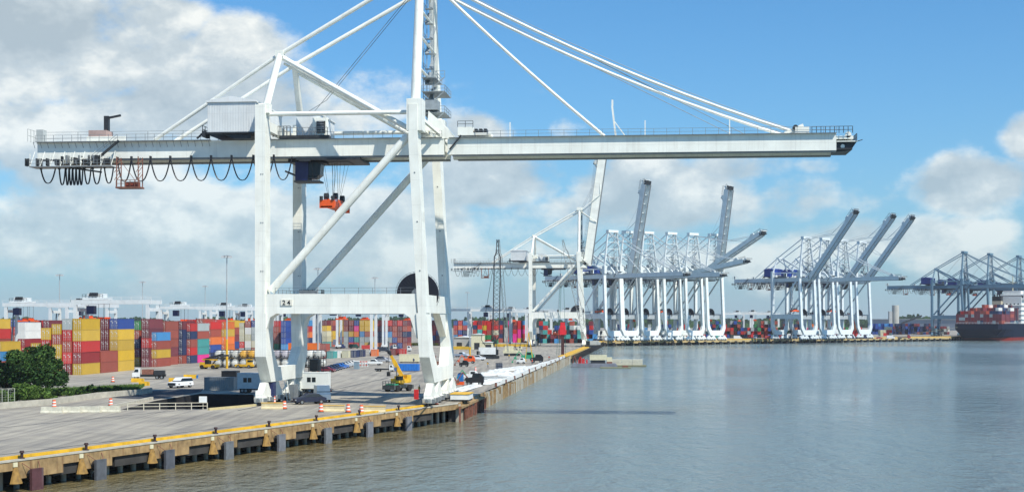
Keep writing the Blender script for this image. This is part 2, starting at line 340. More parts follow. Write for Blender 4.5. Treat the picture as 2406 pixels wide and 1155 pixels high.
# middle section: ribbed sheet piles, under repair
th2 = math.atan2(M2.x-K.x, M2.y-K.y); md = (M2-K).normalized(); ml = (M2-K).length
QM = thing('sheet_pile_quay_front', 'ribbed tan sheet pile quay front under repair beyond the white crane', 'quay wall', K, -th2)
m = MB(); r2 = random.Random(3)
y = 0
while y < 330:
    w = .75; top = -.2 - r2.random()**2*1.7; 
    if True: m.box(-.35, y, -4, .30, y+w*.66, top, r2.choice((0, 0, 0, 1, 1)) if y < 90 else r2.choice((0, 1, 1)))
    y += w*1.45
link('sheet_piles', m.mesh('sheet_piles', [TAN, CONC]), QM)
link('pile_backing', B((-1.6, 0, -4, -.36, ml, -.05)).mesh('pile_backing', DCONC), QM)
m = MB(); m.box(-.8, 0, -.55, .1, 40, -.02, 0); m.box(-.8, 330, -1.5, .12, ml, -.012, 1)
link('face_beam', m.mesh('face_beam', [TAN, mat('fresh_tan_concrete', (.50, .36, .14), .8, 0, .3, .6)]), QM)
m = MB(); m.box(-3.4, 310, .004, .05, ml, .25); link('kerb', m.mesh('kerb', YEL), QM)
m = MB()
for i in range(40): m.box(.13, 340+i*9.5, -3.8, .5, 341.5+i*9.5, -.3)
link('fenders', m.mesh('fenders', RUBBER), QM)
# splash-stained corner of broken timbers beside the crane
m = MB()
for i in range(40):
    yy = r2.uniform(-2, 38); m.beam((r2.uniform(.1, .8), yy, -4), (r2.uniform(.1, .9), yy+r2.uniform(-.4, .4), -.5-r2.random()), .3, .3, 0)
m.box(.1, -1, -.9, .9, 34, -.5, 1)
tag(link('timber_fender_piles', m.mesh('timber_fender_piles', [RUST, TAN]), None, None, K, (0, 0, -th2)), 'rusty brown timber piles standing against the quay corner beside the crane', 'piles')
# far section
def quay_run(a, b, label, L_=None):
    d = b-a; bear = math.atan2(d.x, d.y); ln = d.length
    Q = thing('far_quay_front', label, 'quay wall', a, -bear)
    link('face_beam', B((-1.5, 0, -1.7, 0, ln, -.004)).mesh('face_beam', mat('warm_concrete', (.46, .36, .18), .85, 0, .25, .2)), Q)
    link('kerb', B((-1.2, 0, .004, -.3, ln, .5)).mesh('kerb', YEL), Q)
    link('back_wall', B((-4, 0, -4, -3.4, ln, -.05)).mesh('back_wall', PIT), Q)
    m = MB(); k = int(ln/8)
    for i in range(k): m.box(.02, i*8, -3.6, .6, i*8+2.2, -1.0)
    link('fenders', m.mesh('fenders', RUBBER), Q)
    m = MB()
    for i in range(k): m.tube((-1.5, i*8+5, -4), (-1.5, i*8+5, -1.7), .5, 6)
    link('piles', m.mesh('piles', CONC), Q)
quay_run(M2, M3, 'far tan quay front with dark fenders under the rows of white cranes')
quay_run(M3, M3+fd*900, 'far quay front hidden behind the moored container ship')
# ---------------------------------------------------------------- quay cranes. Local frame: x landside -> water, y along the quay, z up
def ca(z): return 25.1 if z >= 43 else (25.1+(43-z)*.054 if z > 18 else 26.45+(18-z)*.075)
HG = Vector((29.3, 13.2, 43.3))                 # boom hinge
def build_crane_parts():
    D = []                                      # (name, mesh, colour key, children)
    def A(name, mb, mats, key='w', kids=None, loc=None): D.append((name, mb.mesh(name, mats), key, kids or [], loc))
    SB = 25.0; LD = 3.5
    # legs
    for y0 in (0, SB):
        m = MB(); m.box(-1.0-.3, y0, 15.2, .35, y0+LD, 49.6)
        for z in (22, 30, 38): m.box(-.35, y0-.05, z, -.2, y0, z+.2, 1); m.box(.0, y0-.05, z, .12, y0, z+.2, 1)
        A('leg', m, [PAINT, STEEL])
        m = MB(); poly = [(ca(z)-.75, z) for z in (15.2, 18, 43, 49.3)]+[(ca(z)+.75, z) for z in (49.3, 43, 18, 15.2)]
        m.prism(poly, 1, y0, y0+LD)
        for z in (22, 30, 38): m.box(ca(z)-.1, y0-.05, z, ca(z)+.12, y0, z+.2, 1)
        m.box(24.0, y0+.1, 45, 26.6, y0+LD-.1, 50.2)
        A('leg', m, [PAINT, STEEL])
    # U shaped end frames down to the bogies
    U = [(0,15.2),(0,8),(3.4,3.7),(25.1,3.7),(28.5,8),(28.5,15.2),(23.6,15.2),(24.0,9.2),(20.5,6.1),(8.0,6.1),(4.5,9.2),(4.9,15.2)]
    m = MB(); m.prism(U, 0, -1.3, .55); A('end_frame', m, PAINT)
    m = MB(); m.prism(U, 0, 25.6, 27.3, 0, lambda z: (15.2-z)*.075); A('end_frame', m, PAINT)
    m = MB(); m.box(-1.2, LD, 15.2, .3, SB, 18.2); A('tie_beam', m, PAINT)
    m = MB(); m.box(25.75, LD, 15.2, 27.2, SB, 18.2); m.prism([(LD,15.19),(SB,15.19),(23.6,15.19),(23.0,13),(5.5,13),(4.9,15.19)][:0] or [(16,15.19),(25,15.19),(25,10.5)], 0, 25.9, 27.1); A('tie_beam', m, PAINT)
    # portal beams with haunches
    for y0 in (.25, SB+.25):
        m = MB(); m.prism([(.36,18.35),(25.7,18.35),(25.7,11),(24.6,14.4),(23.6,15.1),(2.2,15.1),(1.2,14.5),(.56,12.6),(.36,12.6)], 1, y0, y0+2.9)
        A('portal_beam', m, PAINT)
    m = MB(); m.rail((2, .5, 18.35), (25.3, .5, 18.35), 1.0, 2.2, .03); m.rail((1, LD+.2, 18.2), (1, SB, 18.2), 1.0, 2.5, .03); m.box(6, .6, 18.36, 9, 1.2, 18.9); A('portal_railing', m, STEEL)
    # braces and ties
    for y0 in (1.6, SB+1.6):
        m = MB(); m.tube((1.0, y0, 18.9), (24.0, y0, 44.3), .66, 14); A('diagonal_brace', m, PAINT)
        m = MB(); m.tube((.3, y0, 48.2), (24.6, y0, 48.2), .36, 10); A('tie_pipe', m, PAINT)
    # mast, back frame
    AP = {0: (25.2, 7.0, 73), 1: (25.2, 19.4, 73)}; BT = {0: (.8, 8, 59.3), 1: (.7, 18.5, 59.3)}
    for k, y0 in ((0, 1.6), (1, SB+1.6)):
        m = MB(); m.tube((25.2, y0, 48.6), AP[k], .82, 16, 0, .7); m.box(24.2, y0-1.1, 48, 26.2, y0+1.1, 50.3); A('mast_leg', m, PAINT)
        m = MB(); m.tube((.0, y0, 48.8), BT[k], .62, 12, 0, .55); m.box(-.9, y0-.9, 48.3, .9, y0+.9, 49.9); A('back_strut', m, PAINT)
        m = MB(); a = Vector(BT[k]); b = Vector((23.9, y0, 45.6)); m.tube(a+Vector((.5,0,-.6)), b, .44, 10); m.tube(a+Vector((.6,.6,-1.5)), b+Vector((0,.9,-.2)), .22, 8); A('tie_pipe', m, PAINT)
        ga = Vector((-21.8, 9.6 if k == 0 else 17.0, 45.2))
        m = MB(); m.tube(BT[k], ga, .33, 10); m.tube(AP[k], BT[k], .37, 10); m.box(BT[k][0]-.7, BT[k][1]-.6, 58.8, BT[k][0]+.7, BT[k][1]+.6, 59.9); A('backstay', m, PAINT)
    m = MB(); m.tube(BT[0], BT[1], .35, 10); A('back_tie', m, PAINT); m = MB()
    for z in (56, 61.5, 66, 70):
        f = (z-48.6)/(73-48.6); m.tube((25.4, 1.6+5.4*f, z), (25.4, 26.6-7.2*f, z), .22, 8)
    A('mast_ties', m, PAINT); m = MB(); m.box(23.9, 6.0, 72.6, 26.6, 20.4, 74.2); A('mast_head', m, PAINT)
    m = MB()                                    # stair tower inside the mast
    for i in range(10):
        z = 47+i*2.6; y0 = 15.5; m.box(24.9, y0-1.8, z, 26.2, y0-.7, z+.06)
        m.beam((25.2 if i % 2 else 25.9, y0-1.6, z), (25.2 if i % 2 else 25.9, y0+2.0, z+2.6), .7, .14)
        m.rail((24.6, y0-1.8, z+.1), (24.6, y0+2.2, z+.1), 1, 2, .04)
    for z in (49.6, 53.2, 55.6): m.box(24.6, 12, z, 28.6 if z < 55 else 27, 19.5, z+.1); m.rail((28.6 if z < 55 else 27, 12, z), (28.6 if z < 55 else 27, 19.5, z), 1.1, 2, .04); m.rail((24.6, 12, z), (28.6, 12, z), 1.1, 1.3, .04); m.beam((26, 12, z-2.2), (28.5, 12, z), .12, .15)
    for x in (24.6, 26.4):
        for y in (13.7, 17.7): m.beam((x, y, 46), (x, y, 73), .12, .12)
    m.box(25, 11, 50, 27.5, 14, 51.6)
    A('stair_tower', m, mat('mast_stair_steel', (.30, .34, .36), .6, .2, .2))
    # hinge brackets at the mast foot
    m = MB()
    for y in (9.2, 16.0): m.prism([(26.2,49.5),(28.4,47.6),(30.6,44.9),(28.8,44.8),(26,46.2)], 1, y, y+1.3); m.beam((26.5, y+.6, 49), (29.8, y+.6, 45), .35, .35); m.beam((26.4, 3 if y < 10 else 24, 47), (28.2, y+.6, 45.5), .5, .5)
    A('hinge_bracket', m, PAINT)
    for x0, x1 in ((24.3, 26.2), (-.85, .3)): m = MB(); m.box(x0, 1.5, 45.6, x1, 27, 47.2); A('top_crossbeam', m, PAINT)
    # main girder: twin boxes
    m = MB()
    for y in (9.0, 16.0): m.box(-42.6, y, 42.0, 28.9, y+1.5, 44.7); m.box(-42.6, y-.12, 44.7, 28.9, y+1.62, 44.85)
    for i in range(11): x = -42+i*7; m.box(x, 10.5, 43.0, x+.6, 16, 44.4)
    m.box(-42.5, 10.51, 44.5, 28.8, 15.99, 44.6)  # added cover plate, shades the inner face of the far box
    m.box(-42.6, 9.15, 41.75, 28.9, 10.3, 41.99, 1); m.box(-42.6, 16.2, 41.75, 28.9, 17.3, 41.99, 1)
    A('main_girder', m, [PAINT, STEEL])
    m = MB(); m.box(-42.6, 8.1, 44.86, -11.5, 8.95, 44.95); m.box(-3, 8.45, 44.86, 28.6, 8.95, 44.95)
    for i in range(26): m.beam((-43+i*1.25, 8.9, 43.9), (-43+i*1.25, 8.15, 44.85), .06, .06)
    m.rail((-42.6, 8.15, 44.95), (-11.5, 8.15, 44.95), 1.1, 1.6, .03); m.rail((-43.5, 17.5, 44.95), (28.6, 17.5, 44.95), 1.1, 1.6, .03); m.rail((5, 8.5, 44.95), (28.6, 8.5, 44.95), 1.1, 1.6, .03)
    m.rail((-43.3, 13, 45), (-11.5, 13, 45), 2.2, 6, .03)
    A('walkway', m, STEEL)
    # service gear on the back girder
    m = MB(); m.box(-33.6, 9.5, 45.2, -30.4, 12.5, 47.0); m.box(-31.2, 10.4, 47, -30.4, 11.2, 49.6, 1); m.beam((-31, 10.8, 49.2), (-28.3, 10.8, 49.7), .35, .35, 1); m.box(-33.9, 9.4, 45, -27, 9.7, 45.9, 2)
    A('service_hoist', m, [mat('faded_pink_paint', (.42, .30, .27), .7), DARK, PAINT])
    m = MB(); m.box(-42.9, 9.2, 45, -41.7, 10.8, 47.2); m.rail((-44, 8.2, 45), (-44, 12, 45), 2.2, 1.2, .04); A('electric_box', m, mat('pale_grey_box', (.42, .45, .44)))
    # end platform with stairs
    m = MB(); m.box(-42.7, 5.9, 40.3, -28.2, 9.0, 40.45); m.rail((-42.7, 5.95, 40.4), (-28.2, 5.95, 40.4), 1.1, 1.2, .035)
    for i in range(9): m.beam((-42.6+i*1.8, 6.0, 40.4), (-42.6+i*1.8, 8.0, 43.2), .07, .07, 1); m.beam((-42.6+i*1.8, 6.0, 40.4), (-42.6+i*1.8, 6.0, 42.6), .09, .09, 1)
    m.beam((-32.6, 7.0, 40.5), (-27.4, 7.6, 44.9), .9, .25, 2); m.beam((-32.8, 6.5, 41.5), (-27.6, 7.1, 45.9), .06, .06); m.beam((-32.8, 6.5, 41), (-27.6, 7.1, 45.4), .06, .06)
    r3 = random.Random(5)
    for i in range(26): x = r3.uniform(-38.5, -29); m.box(x, 6.6, 40.9, x+r3.uniform(.15, .5), 8.2, 41.5+r3.random()*.9, r3.choice((0, 2, 1)))
    for i in range(6): x = r3.uniform(-44, -40); m.box(x, 6.6, 40.6, x+.16, 7.6, 41.9, 2)
    m.beam((-36, 7.4, 40.3), (-30.5, 7.4, 39.5), .8, .25, 2)
    A('end_platform', m, [STEEL, PAINT, DARK])
    # maintenance basket
    m = MB()
    for x in (-27.3, -23.5):
        for y in (6.3, 8.4): m.beam((x, y, 36.9), (x, y, 42), .14, .14)
        for z in (38, 39.3, 40.6): m.beam((x, 6.3, z), (x, 8.4, z+1.2), .08, .08); m.beam((x-.4, 6.3, z), (x+.4, 6.3, z+1.2), .08, .08)
    m.box(-27.5, 6.2, 36.6, -23.2, 8.5, 36.85); m.rail((-27.4, 6.3, 36.8), (-23.3, 6.3, 36.8), 1.2, .8, .05); m.box(-26, 6.5, 36.9, -23.6, 7.6, 37.7, 1); m.beam((-26.8, 6.3, 41.5), (-23.5, 6.3, 37.2), .07, .07)
    A('maintenance_basket', m, [RUST, mat('dull_red', (.25, .05, .03))])
    # machinery house
    m = MB(); x0, x1, y0, y1 = -11.5, -3.2, 6.8, 24.5
    m.box(x0, y0, 46.0, x1, y1, 51.1)
    for i in range(30): x = x0+.14+i*.28; m.box(x, y0-.05, 46.1, x+.13, y0, 51.0)
    A('machinery_house', m, PAINT, 'h', [('roof', MB().prism([(x0-.25,51.1),(x1+.25,51.1),(x1+.25,51.35),((x0+x1)/2,52.1),(x0-.25,51.35)], 1, y0-.3, y1+.3).mesh('roof', PAINT), 'h'),
       ('door', B((-3.2, 9, 46.2, -3.14, 10, 48.4)).mesh('door', STEEL), 'w')])
    m = MB(); m.box(-11.8, 6.6, 45.75, -3, 24.8, 45.99); m.prism([(-9,45.74),(-4,45.74),(-4,44.9),(-7,44.9)], 1, 7, 20); m.box(-12.3, 6.2, 45.2, -11.8, 9, 46.2); m.rail((-12.2, 6.3, 45.9), (-12.2, 12, 45.9), 1.2, 1.2, .05); m.beam((-13.4, 7, 45), (-11.9, 7, 46.3), .5, .2); A('house_underframe', m, DARK)
    m = MB(); m.box(3.0, 10.5, 45.8, 7.0, 22.5, 49.4); m.box(7.0, 12.5, 45.9, 7.1, 13.2, 49.2, 1)
    m.prism([(2.9,49.4),(7.2,49.4),(7.2,49.65),(2.9,49.9)], 1, 10.3, 22.8)
    A('electrical_room', m, [PAINT, BLUE], 'h')
    m = MB(); m.box(.6, 8.2, 45.0, 9.2, 10.2, 45.5, 1); m.rail((1.5, 8.2, 45.5), (9, 8.2, 45.5), 1.3, 1, .05); m.box(6.2, 9.2, 45.5, 8.6, 10.3, 48.6, 2); m.box(6.9, 9.0, 46, 8.4, 9.19, 48, 1)
    for i in range(5): m.box(7, 8.95, 46.2+i*.4, 8.2, 9.0, 46.35+i*.4, 0)
    m.tube((1.2, 9, 45.2), (8.4, 9, 45.2), .35, 8, 1); m.rail((-.5, 8.4, 45.3), (2.5, 8.4, 45.3), 1.8, .6, .08); A('hoist_gear', m, [STEEL, DARK, PAINT])
    # trolley, cab, spreader
    m = MB(); m.box(3.4, 8.6, 41.3, 14.4, 17.9, 41.7); m.box(1.5, 10.8, 41.2, 12, 15.8, 42.1); m.box(4, 8.4, 41.1, 6, 9, 41.5)
    A('trolley', m, DARK, 't')
    m = MB(); m.box(2.9, 10.2, 38.0, 5.2, 13.0, 41.2, 0); m.prism([(5.2,41.2),(5.2,38.3),(6.3,38.3),(7.2,39.0),(7.4,41.2)], 1, 10.3, 12.9, 1); m.box(2.7, 10, 37.7, 7.2, 13.2, 37.98, 2); m.rail((5.2, 10.1, 37.9), (7.2, 10.1, 37.9), 1, .7, .04, 2)
    m.box(7.0, 10, 40.9, 8.2, 13.2, 41.1, 2); m.beam((1.2, 9.8, 39.6), (2.9, 10.3, 38.9), .3, .3, 2)
    for y in (10.28, 12.9): m.box(5.9, y-.02, 38.3, 6.02, y+.02, 41.2, 2)
    A('operator_cab', m, [NAVY, GLASS, DARK])
    m = MB(); X = 9.2
    for dx, ys in ((-1.6, (8.3, 11)), (1.6, (8.3, 11)), (-1.0, (15.4, 18.2)), (1.4, (15.4, 18.2)), (-.3, (12, 14))):
        for y in ys: m.tube((X+dx*.9, y, 41.3), (X+dx*.55, y*.3+9, 35.6), .028, 4)
    ropes = m.mesh('hoist_rope', DARK)
    m = MB(); m.box(X-1.2, 7.1, 33.4, X+1.2, 19.2, 34.2); m.box(X-1.0, 10, 34.2, X+1.0, 16.4, 34.8, 0)
    for y in (7.2, 19.1):
        m.box(X-1.3, y-.2, 33.0, X+1.3, y+.2, 34.4)
    for y in (10.3, 15.6):
        for dx in (-.85, .75): m.tube((X+dx-.35, y, 35.2), (X+dx+.35, y, 35.2), .62, 14, 1)
    for dx in (-.9, 0, .9): m.box(X+dx-.22, 9.9, 34.3, X+dx+.22, 10.05, 34.9, 2)
    m.box(X-1.1, 7.0, 33.1, X+.9, 7.1, 33.35, 1)
    for dx in (-1, 1): m.tube((X+dx, 7.05, 34.3), (X+dx, 7.05, 35.0), .3, 8, 1)
    A('spreader', m, [ORANGE, DARK, WHITE], 'w', [('hoist_rope', ropes, 'w')])
    # festoon loops
    CAB = mat('black_cable', (.012, .014, .02), .5)
    def loop(x0, x1, zt, zb, y=8.0):
        m = MB()
        for dy in (0, .16, .32):
            pts = []
            for i in range(13):
                t = i/12; u = 2*t-1; pts.append((x0+(x1-x0)*(.5+.5*math.copysign(abs(u)**.8, u)), y+dy, zb+.12*dy+(zt-zb)*abs(u)**1.9))
            m.path(pts, .07, 5)
        m.box(x0-.12, y-.1, zt-.1, x0+.12, y+.5, zt+.35)
        return m
    lx = [(-41.6,-39.0,40.2,37.7),(-38.3,-37.2,40.2,37.4)]+[(-37.1+i*.62,-36.55+i*.62,40.2,37.35) for i in range(5)]+[(-33.8,-32.6,40.2,37.5),(-32.3,-30.8,40.2,37.5),(-30.2,-28.6,40.3,37.6),(-27.9,-25.4,41.8,37.9)]
    xs = [-25.4, -22.0, -18.5, -14.8, -11.3, -7.7, -3.9, -.3, 2.9]
    lx += [(xs[i], xs[i+1], 41.9, 37.9) for i in range(8)]
    for l in lx: A('festoon_cable', loop(*l), CAB)
    # cable reel
    m = MB(); y = 12.0; cx_, cz = 23.9, 18.5
    m.tube((cx_, y, cz), (cx_, y+.25, cz), 3.65, 40); m.tube((cx_, y-.5, cz), (cx_, y, cz), 1.0, 16, 1)
    for i in range(36):
        a = 2*math.pi*i/36; c, s_ = math.cos(a), math.sin(a); m.beam((cx_+c*.8, y-.06, cz+s_*.8), (cx_+c*3.9, y-.06, cz+s_*3.9), .05, .05, 2)
    for i in range(48):
        a, b = 2*math.pi*i/48, 2*math.pi*(i+1)/48; m.beam((cx_+math.cos(a)*3.85, y-.06, cz+math.sin(a)*3.85), (cx_+math.cos(b)*3.85, y-.06, cz+math.sin(b)*3.85), .06, .06, 1)
    A('cable_reel', m, [mat('reel_black', (.012, .011, .02), .4), STEEL, DARK])
    m = MB(); m.box(22.5, 12.6, 14.5, 25.5, 15, 18.6); m.box(22.5, 13.2, 14.6, 25.74, 14.4, 16); A('reel_stand', m, PAINT)
    # bogies
    bm2 = MB(); Lb = 7.8
    bm2.prism([(-.6,3.65),(.6,3.65),(1.7,2.6),(Lb/2-.6,1.9),(Lb/2-.6,1.3),(-Lb/2+.6,1.3),(-Lb/2+.6,1.9),(-1.7,2.6)], 0, -.55, .55)
    for s_ in (-1, 1):
        bm2.prism([(s_*2.1-1.6,1.28),(s_*2.1-1.3,.55),(s_*2.1+1.3,.55),(s_*2.1+1.6,1.28)], 0, -.72, .72); bm2.box(.73, s_*2.1-1.1, .5, 1.2, s_*2.1-.2, 1.2, 1); bm2.box(-1.2, s_*2.1+.2, .5, -.73, s_*2.1+1.0, 1.1, 1)
    bm2.tube((0, -Lb/2, .9), (0, -Lb/2+.8, .9), .3, 8, 1); bm2.tube((0, Lb/2-.8, .9), (0, Lb/2, .9), .3, 8, 1)
    bme2 = bm2.mesh('bogie', [PAINT, STEEL]); wm = MB().tube((-.25, 0, .36), (.25, 0, .36), .36, 14).mesh('wheel', DARK)
    for x in (-.35, 27.6):
        for y in (2.2, 8.8, 19.7, 26.3):
            D.append(('bogie', bme2, 'w', [('wheel', wm, 'w', (0, dy, 0)) for dy in (-3.0, -1.2, 1.2, 3.0)], Vector((x, y, 0))))
    # access stair on the landside, lift, power boxes
    m = MB()
    for i in range(2):
        z = i*3.1; m.beam((1.2, 29.2+(i % 2)*3, z), (1.2, 32.2-(i % 2)*3, z+3.1), .8, .18); m.box(.7, 28.8, z+3.05, 2.6, 32.6, z+3.15)
    for x in (.7, 2.6):
        for y in (28.8, 32.6): m.beam((x, y, 0), (x, y, 7.4), .12, .12)
    m.box(.8, 28.9, 4.6, 2.4, 31.6, 6.8)
    for z in (18.4,): m.box(.4, 22.5, z, 4.6, 24.6, z+.15); m.rail((4.6, 22.5, z), (4.6, 24.6, z), 1.1, .6, .05); m.rail((.6, 22.5, z), (4.6, 22.5, z), 1.1, .8, .05)
    A('access_stair', m, DARK)
    m = MB(); m.box(-.6, 4.4, .3, .6, 6.2, 3.6, 0); m.box(1.0, 13, .4, 2.0, 16, 2.8, 1); m.beam((1.0, 10, 3.6), (1.6, 10, .1), .12, .12, 2); m.beam((1.0, 12, 3.6), (1.6, 12, .1), .12, .12, 2)
    A('power_cabinet', m, [NAVY, STEEL, PAINT])
    m = MB(); m.box(-1.2, -.1, 1.0, -.2, 1.2, 2.4); A('rail_clamp', m, PAINT, 'w', None, None)
    return D
LD_ = 3.5
UF = [(0,15.2),(0,8.5),(4.5,3.4),(24,3.4),(28.5,8.5),(28.5,15.2),(25,15.2),(25,10.5),(22.3,7.0),(6.2,7.0),(3.5,10.5),(3.5,15.2)]
FARB = MB().box(23.2, LD_, 14.9, 24.4, 25, 17.6).mesh('tie_beam', PAINT)
FARF = [MB().prism(UF, 0, -1.3, .55).mesh('end_frame', PAINT), MB().prism(UF, 0, 25.6, 27.3, 0, lambda z: (15.2-z)*.075).mesh('end_frame', PAINT)]
def build_boom(lift):
    D = []
    L_ = 64.9
    m = MB()
    for y in (-4.2, 2.8): m.box(.2, y, -1.3, L_, y+1.5, 1.35); m.box(.2, y-.1, 1.36, L_, y+1.6, 1.48)
    m.box(1, -4.0, -1.5, L_, -2.9, -1.31, 1); m.box(1, 3.0, -1.5, L_, 4.1, -1.31, 1)
    n = 10
    if lift == 0: m.box(.4, -2.69, 1.15, L_-.2, 2.79, 1.25)  # plate added over the gap to keep sun off the far box
    for i in range(n+1):
        x = 1+i*(L_-2.2)/n; m.box(x, -2.7, -.2, x+.5, 2.8, 1.1)
        if i < n: m.beam((x+.3, -2.6, .6), (x+(L_-2)/n, 2.8, .6), .3, .3)
    D.append(('boom', m.mesh('boom', [PAINT, STEEL]), 'w'))
    m = MB(); m.box(.5, -4.75, 1.5, L_, -4.2, 1.56); m.rail((5, -4.72, 1.5), (L_, -4.72, 1.5), 1.1, 2.1, .03); m.rail((5, 4.5, 1.5), (L_, 4.5, 1.5), 1.1, 2.1, .03)
    D.append(('boom_railing', m.mesh('boom_railing', STEEL), 'w'))
    m = MB(); m.box(L_+.01, -4.1, -1.2, L_+2.6, 4.1, -.9, 1); m.box(L_+.01, -3.9, .6, L_+2.8, 3.9, 1.1, 0); m.prism([(L_+.05,-1.5),(L_+2.4,-1.3),(L_+3.3,.0),(L_+3.3,.25),(L_+.05,.1)], 1, -3.6, -2.6, 1)
    m.rail((L_-4, -4.5, 1.5), (L_+2.6, -4.5, 1.5), 1.1, .7, .05, 1); m.rail((L_+3.3, -4.3, .2), (L_+3.3, 4.3, .2), 1.2, 1, .05, 1); m.box(L_+.1, -4.2, .1, L_+3.4, 4.2, .25, 0)
    m.tube((L_+2, -3.9, 1.3), (L_+2, -3.2, 1.3), .5, 10, 0); m.beam((L_+3.2, -3.8, .1), (L_+4.3, -3.8, .45), .12, .12, 1); m.tube((L_+1.1, -3.7, -.6), (L_+1.1, 3.7, -.6), .35, 8, 0); m.box(L_+2, -2, -.9, L_+2.9, 2, .6, 1)
    D.append(('boom_tip', m.mesh('boom_tip', [PAINT, DARK]), 'w'))
    m = MB(); m.box(2.0, -4.6, 1.9, 4.6, -1, 3.3, 0); m.box(4.6, -4.6, 1.9, 7.6, -1, 2.3, 0)
    for x in (4.8, 5.6, 6.4): m.box(x, -4.4, 2.3, x+.5, -2, 3.0, 1)
    m.rail((2, -4.65, 3.3), (4.6, -4.65, 3.3), 1, 1, .04, 1); m.beam((.6, -4.6, -.5), (2.6, -4.6, 1.9), .5, .2, 1)
    D.append(('boom_gear', m.mesh('boom_gear', [PAINT, DARK]), 'w'))
    m = MB(); m.box(58.2, -4.3, 1.5, 60.5, -2.5, 2.6, 0); m.beam((56.5, -3.4, 1.6), (59.6, -3.4, 3.0), .6, .5, 0); m.tube((58.3, -3.9, 2.6), (58.3, -2.9, 2.6), .45, 10, 1)
    D.append(('stay_anchor', m.mesh('stay_anchor', [PAINT, DARK]), 'w'))
    if lift == 0:
        m = MB(); m.beam((28.6, -3.8, 1.5), (28.0, -3.8, 6.6), .3, .3); m.beam((28.4, -3.8, 4), (30.2, -3.8, 1.5), .15, .15); m.box(27.9, -3.95, 6.6, 28.2, -3.65, 7.6)
        for x in (33.5, 47.5, 10.8): m.beam((x, -3.8, 1.5), (x, -3.8, 4.1), .16, .16)
        D.append(('wind_mast', m.mesh('wind_mast', PAINT), 'w'))
    return D
def stays(lift, bs):
    """forestays for a boom raised by lift degrees, in crane coordinates"""
    a = R(lift); m = MB()
    def bp(x, y, z=1.6): return HG + Vector((math.cos(a)*x*bs - math.sin(a)*z, y, math.sin(a)*x*bs + math.cos(a)*z))
    for y, ya in ((-3.4, 7.6), (3.5, 18.8)):
        ap = Vector((25.6, ya, 72.4))
        for x, k, r in ((59.0, 1, .26), (26.7, 0, .26)):
            if not k and y > 0 and lift < 3: continue
            e_ = bp(x, y)
            if lift < 3:
                sag = 1.9 if k else .6; pts = [ap.lerp(e_, i/10)-Vector((0, 0, sag*4*(i/10)*(1-i/10))) for i in range(11)]; m.path(pts, r, 8)
                if k: m.path([c+Vector((0, .9, .1)) for c in pts], .2, 8); m.path([c+Vector((0, 0, .75-.4*abs(i-5)/5)) for i, c in enumerate(pts)], .05, 5, 1)
            else:
                mid = ap.lerp(e_, .5)+Vector((6.0*min(1, lift/50), 0, -.12*(ap-e_).length*0-4)); m.path([ap, mid, e_], r*.8, 6)
        m.tube(ap, bp(50, y), .05, 4, 1)
    if lift < 3: m.path([(24, 12, 71), (8, 12, 52), (3, 12, 49)], .05, 4, 1); m.path([(24, 13, 72), (5, 13, 49.5)], .05, 4, 1)
    return m.mesh('forestay', [PAINT, STEEL])
CR = build_crane_parts(); BM = {0: build_boom(0), 1: build_boom(1)}
def crane(loc, rz, label, lift=0, bs=1.0, yscale=1.0, col=(.83, .84, .765), house=None, group=None, skip=(), spr=None):
    t = thing('quay_crane', label, 'crane', loc, rz, group); t.scale = (1, yscale, 1)
    house = house or (.70, .73, .73)
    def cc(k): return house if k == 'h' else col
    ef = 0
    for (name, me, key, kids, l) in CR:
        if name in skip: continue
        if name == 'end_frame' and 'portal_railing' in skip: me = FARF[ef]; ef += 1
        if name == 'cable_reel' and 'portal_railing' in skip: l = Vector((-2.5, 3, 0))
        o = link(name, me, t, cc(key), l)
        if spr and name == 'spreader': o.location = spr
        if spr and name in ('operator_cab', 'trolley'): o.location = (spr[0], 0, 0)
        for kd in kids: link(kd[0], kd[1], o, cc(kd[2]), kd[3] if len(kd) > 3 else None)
    if 'portal_railing' in skip: link('tie_beam', FARB, t, (.36, .40, .42))
    bo = None
    zs = 1.0 if lift < 60 else 1.45
    for (name, me, key) in BM[0 if lift < 3 else 1]:
        if name in skip: continue
        if name == 'boom': bo = link(name, me, t, col, HG, (0, -R(lift), 0)); bo.scale = (bs, 1, zs)
        else: link(name, me, bo, col)
    link('forestay', stays(lift, bs), t, col)
    return t
c24 = crane(O, -TH, 'huge white quay crane numbered 24, boom lowered over the water')
# number plate
sg = link('number_sign', B((3.0, .10, 16.45, 4.95, .24, 17.45)).mesh('number_sign', mat('sign_cream', (.74,.72,.62), .6, 0, .05)), c24)
fc_ = bpy.data.curves.new('digits', 'FONT'); fc_.body = '2 4'; fc_.size = 1.05; fc_.extrude = .02; fc_.align_x = 'CENTER'; fc_.space_character = 1.0; fc_.offset = .018
fo_ = bpy.data.objects.new('digits', fc_); COL.objects.link(fo_); bpy.context.view_layer.update()
dm = bpy.data.meshes.new_from_object(fo_.evaluated_get(bpy.context.evaluated_depsgraph_get())); bpy.data.objects.remove(fo_)
dm.materials.clear(); dm.materials.append(BLACK)
link('digits', dm, sg, None, (3.97, .07, 16.58), (R(90), 0, 0))
link('fire_extinguisher_cabinet', B((25.5, -1.4, 1.2, 26.2, -.9, 2.8)).mesh('fire_extinguisher_cabinet', RED), c24)
FAR = ('portal_railing', 'tie_beam', 'reel_stand', 'walkway', 'wind_mast', 'service_hoist', 'boom_railing', 'rail_clamp', 'power_cabinet')
# second crane on the same rails
o2 = P(1247, 758); o2 = O + q*((o2-O).dot(q))
crane(o2, -TH, 'white quay crane behind the big one, boom raised upright above the river', 82, .93, skip=('wind_mast', 'service_hoist', 'rail_clamp'), spr=(3, 0, -27))
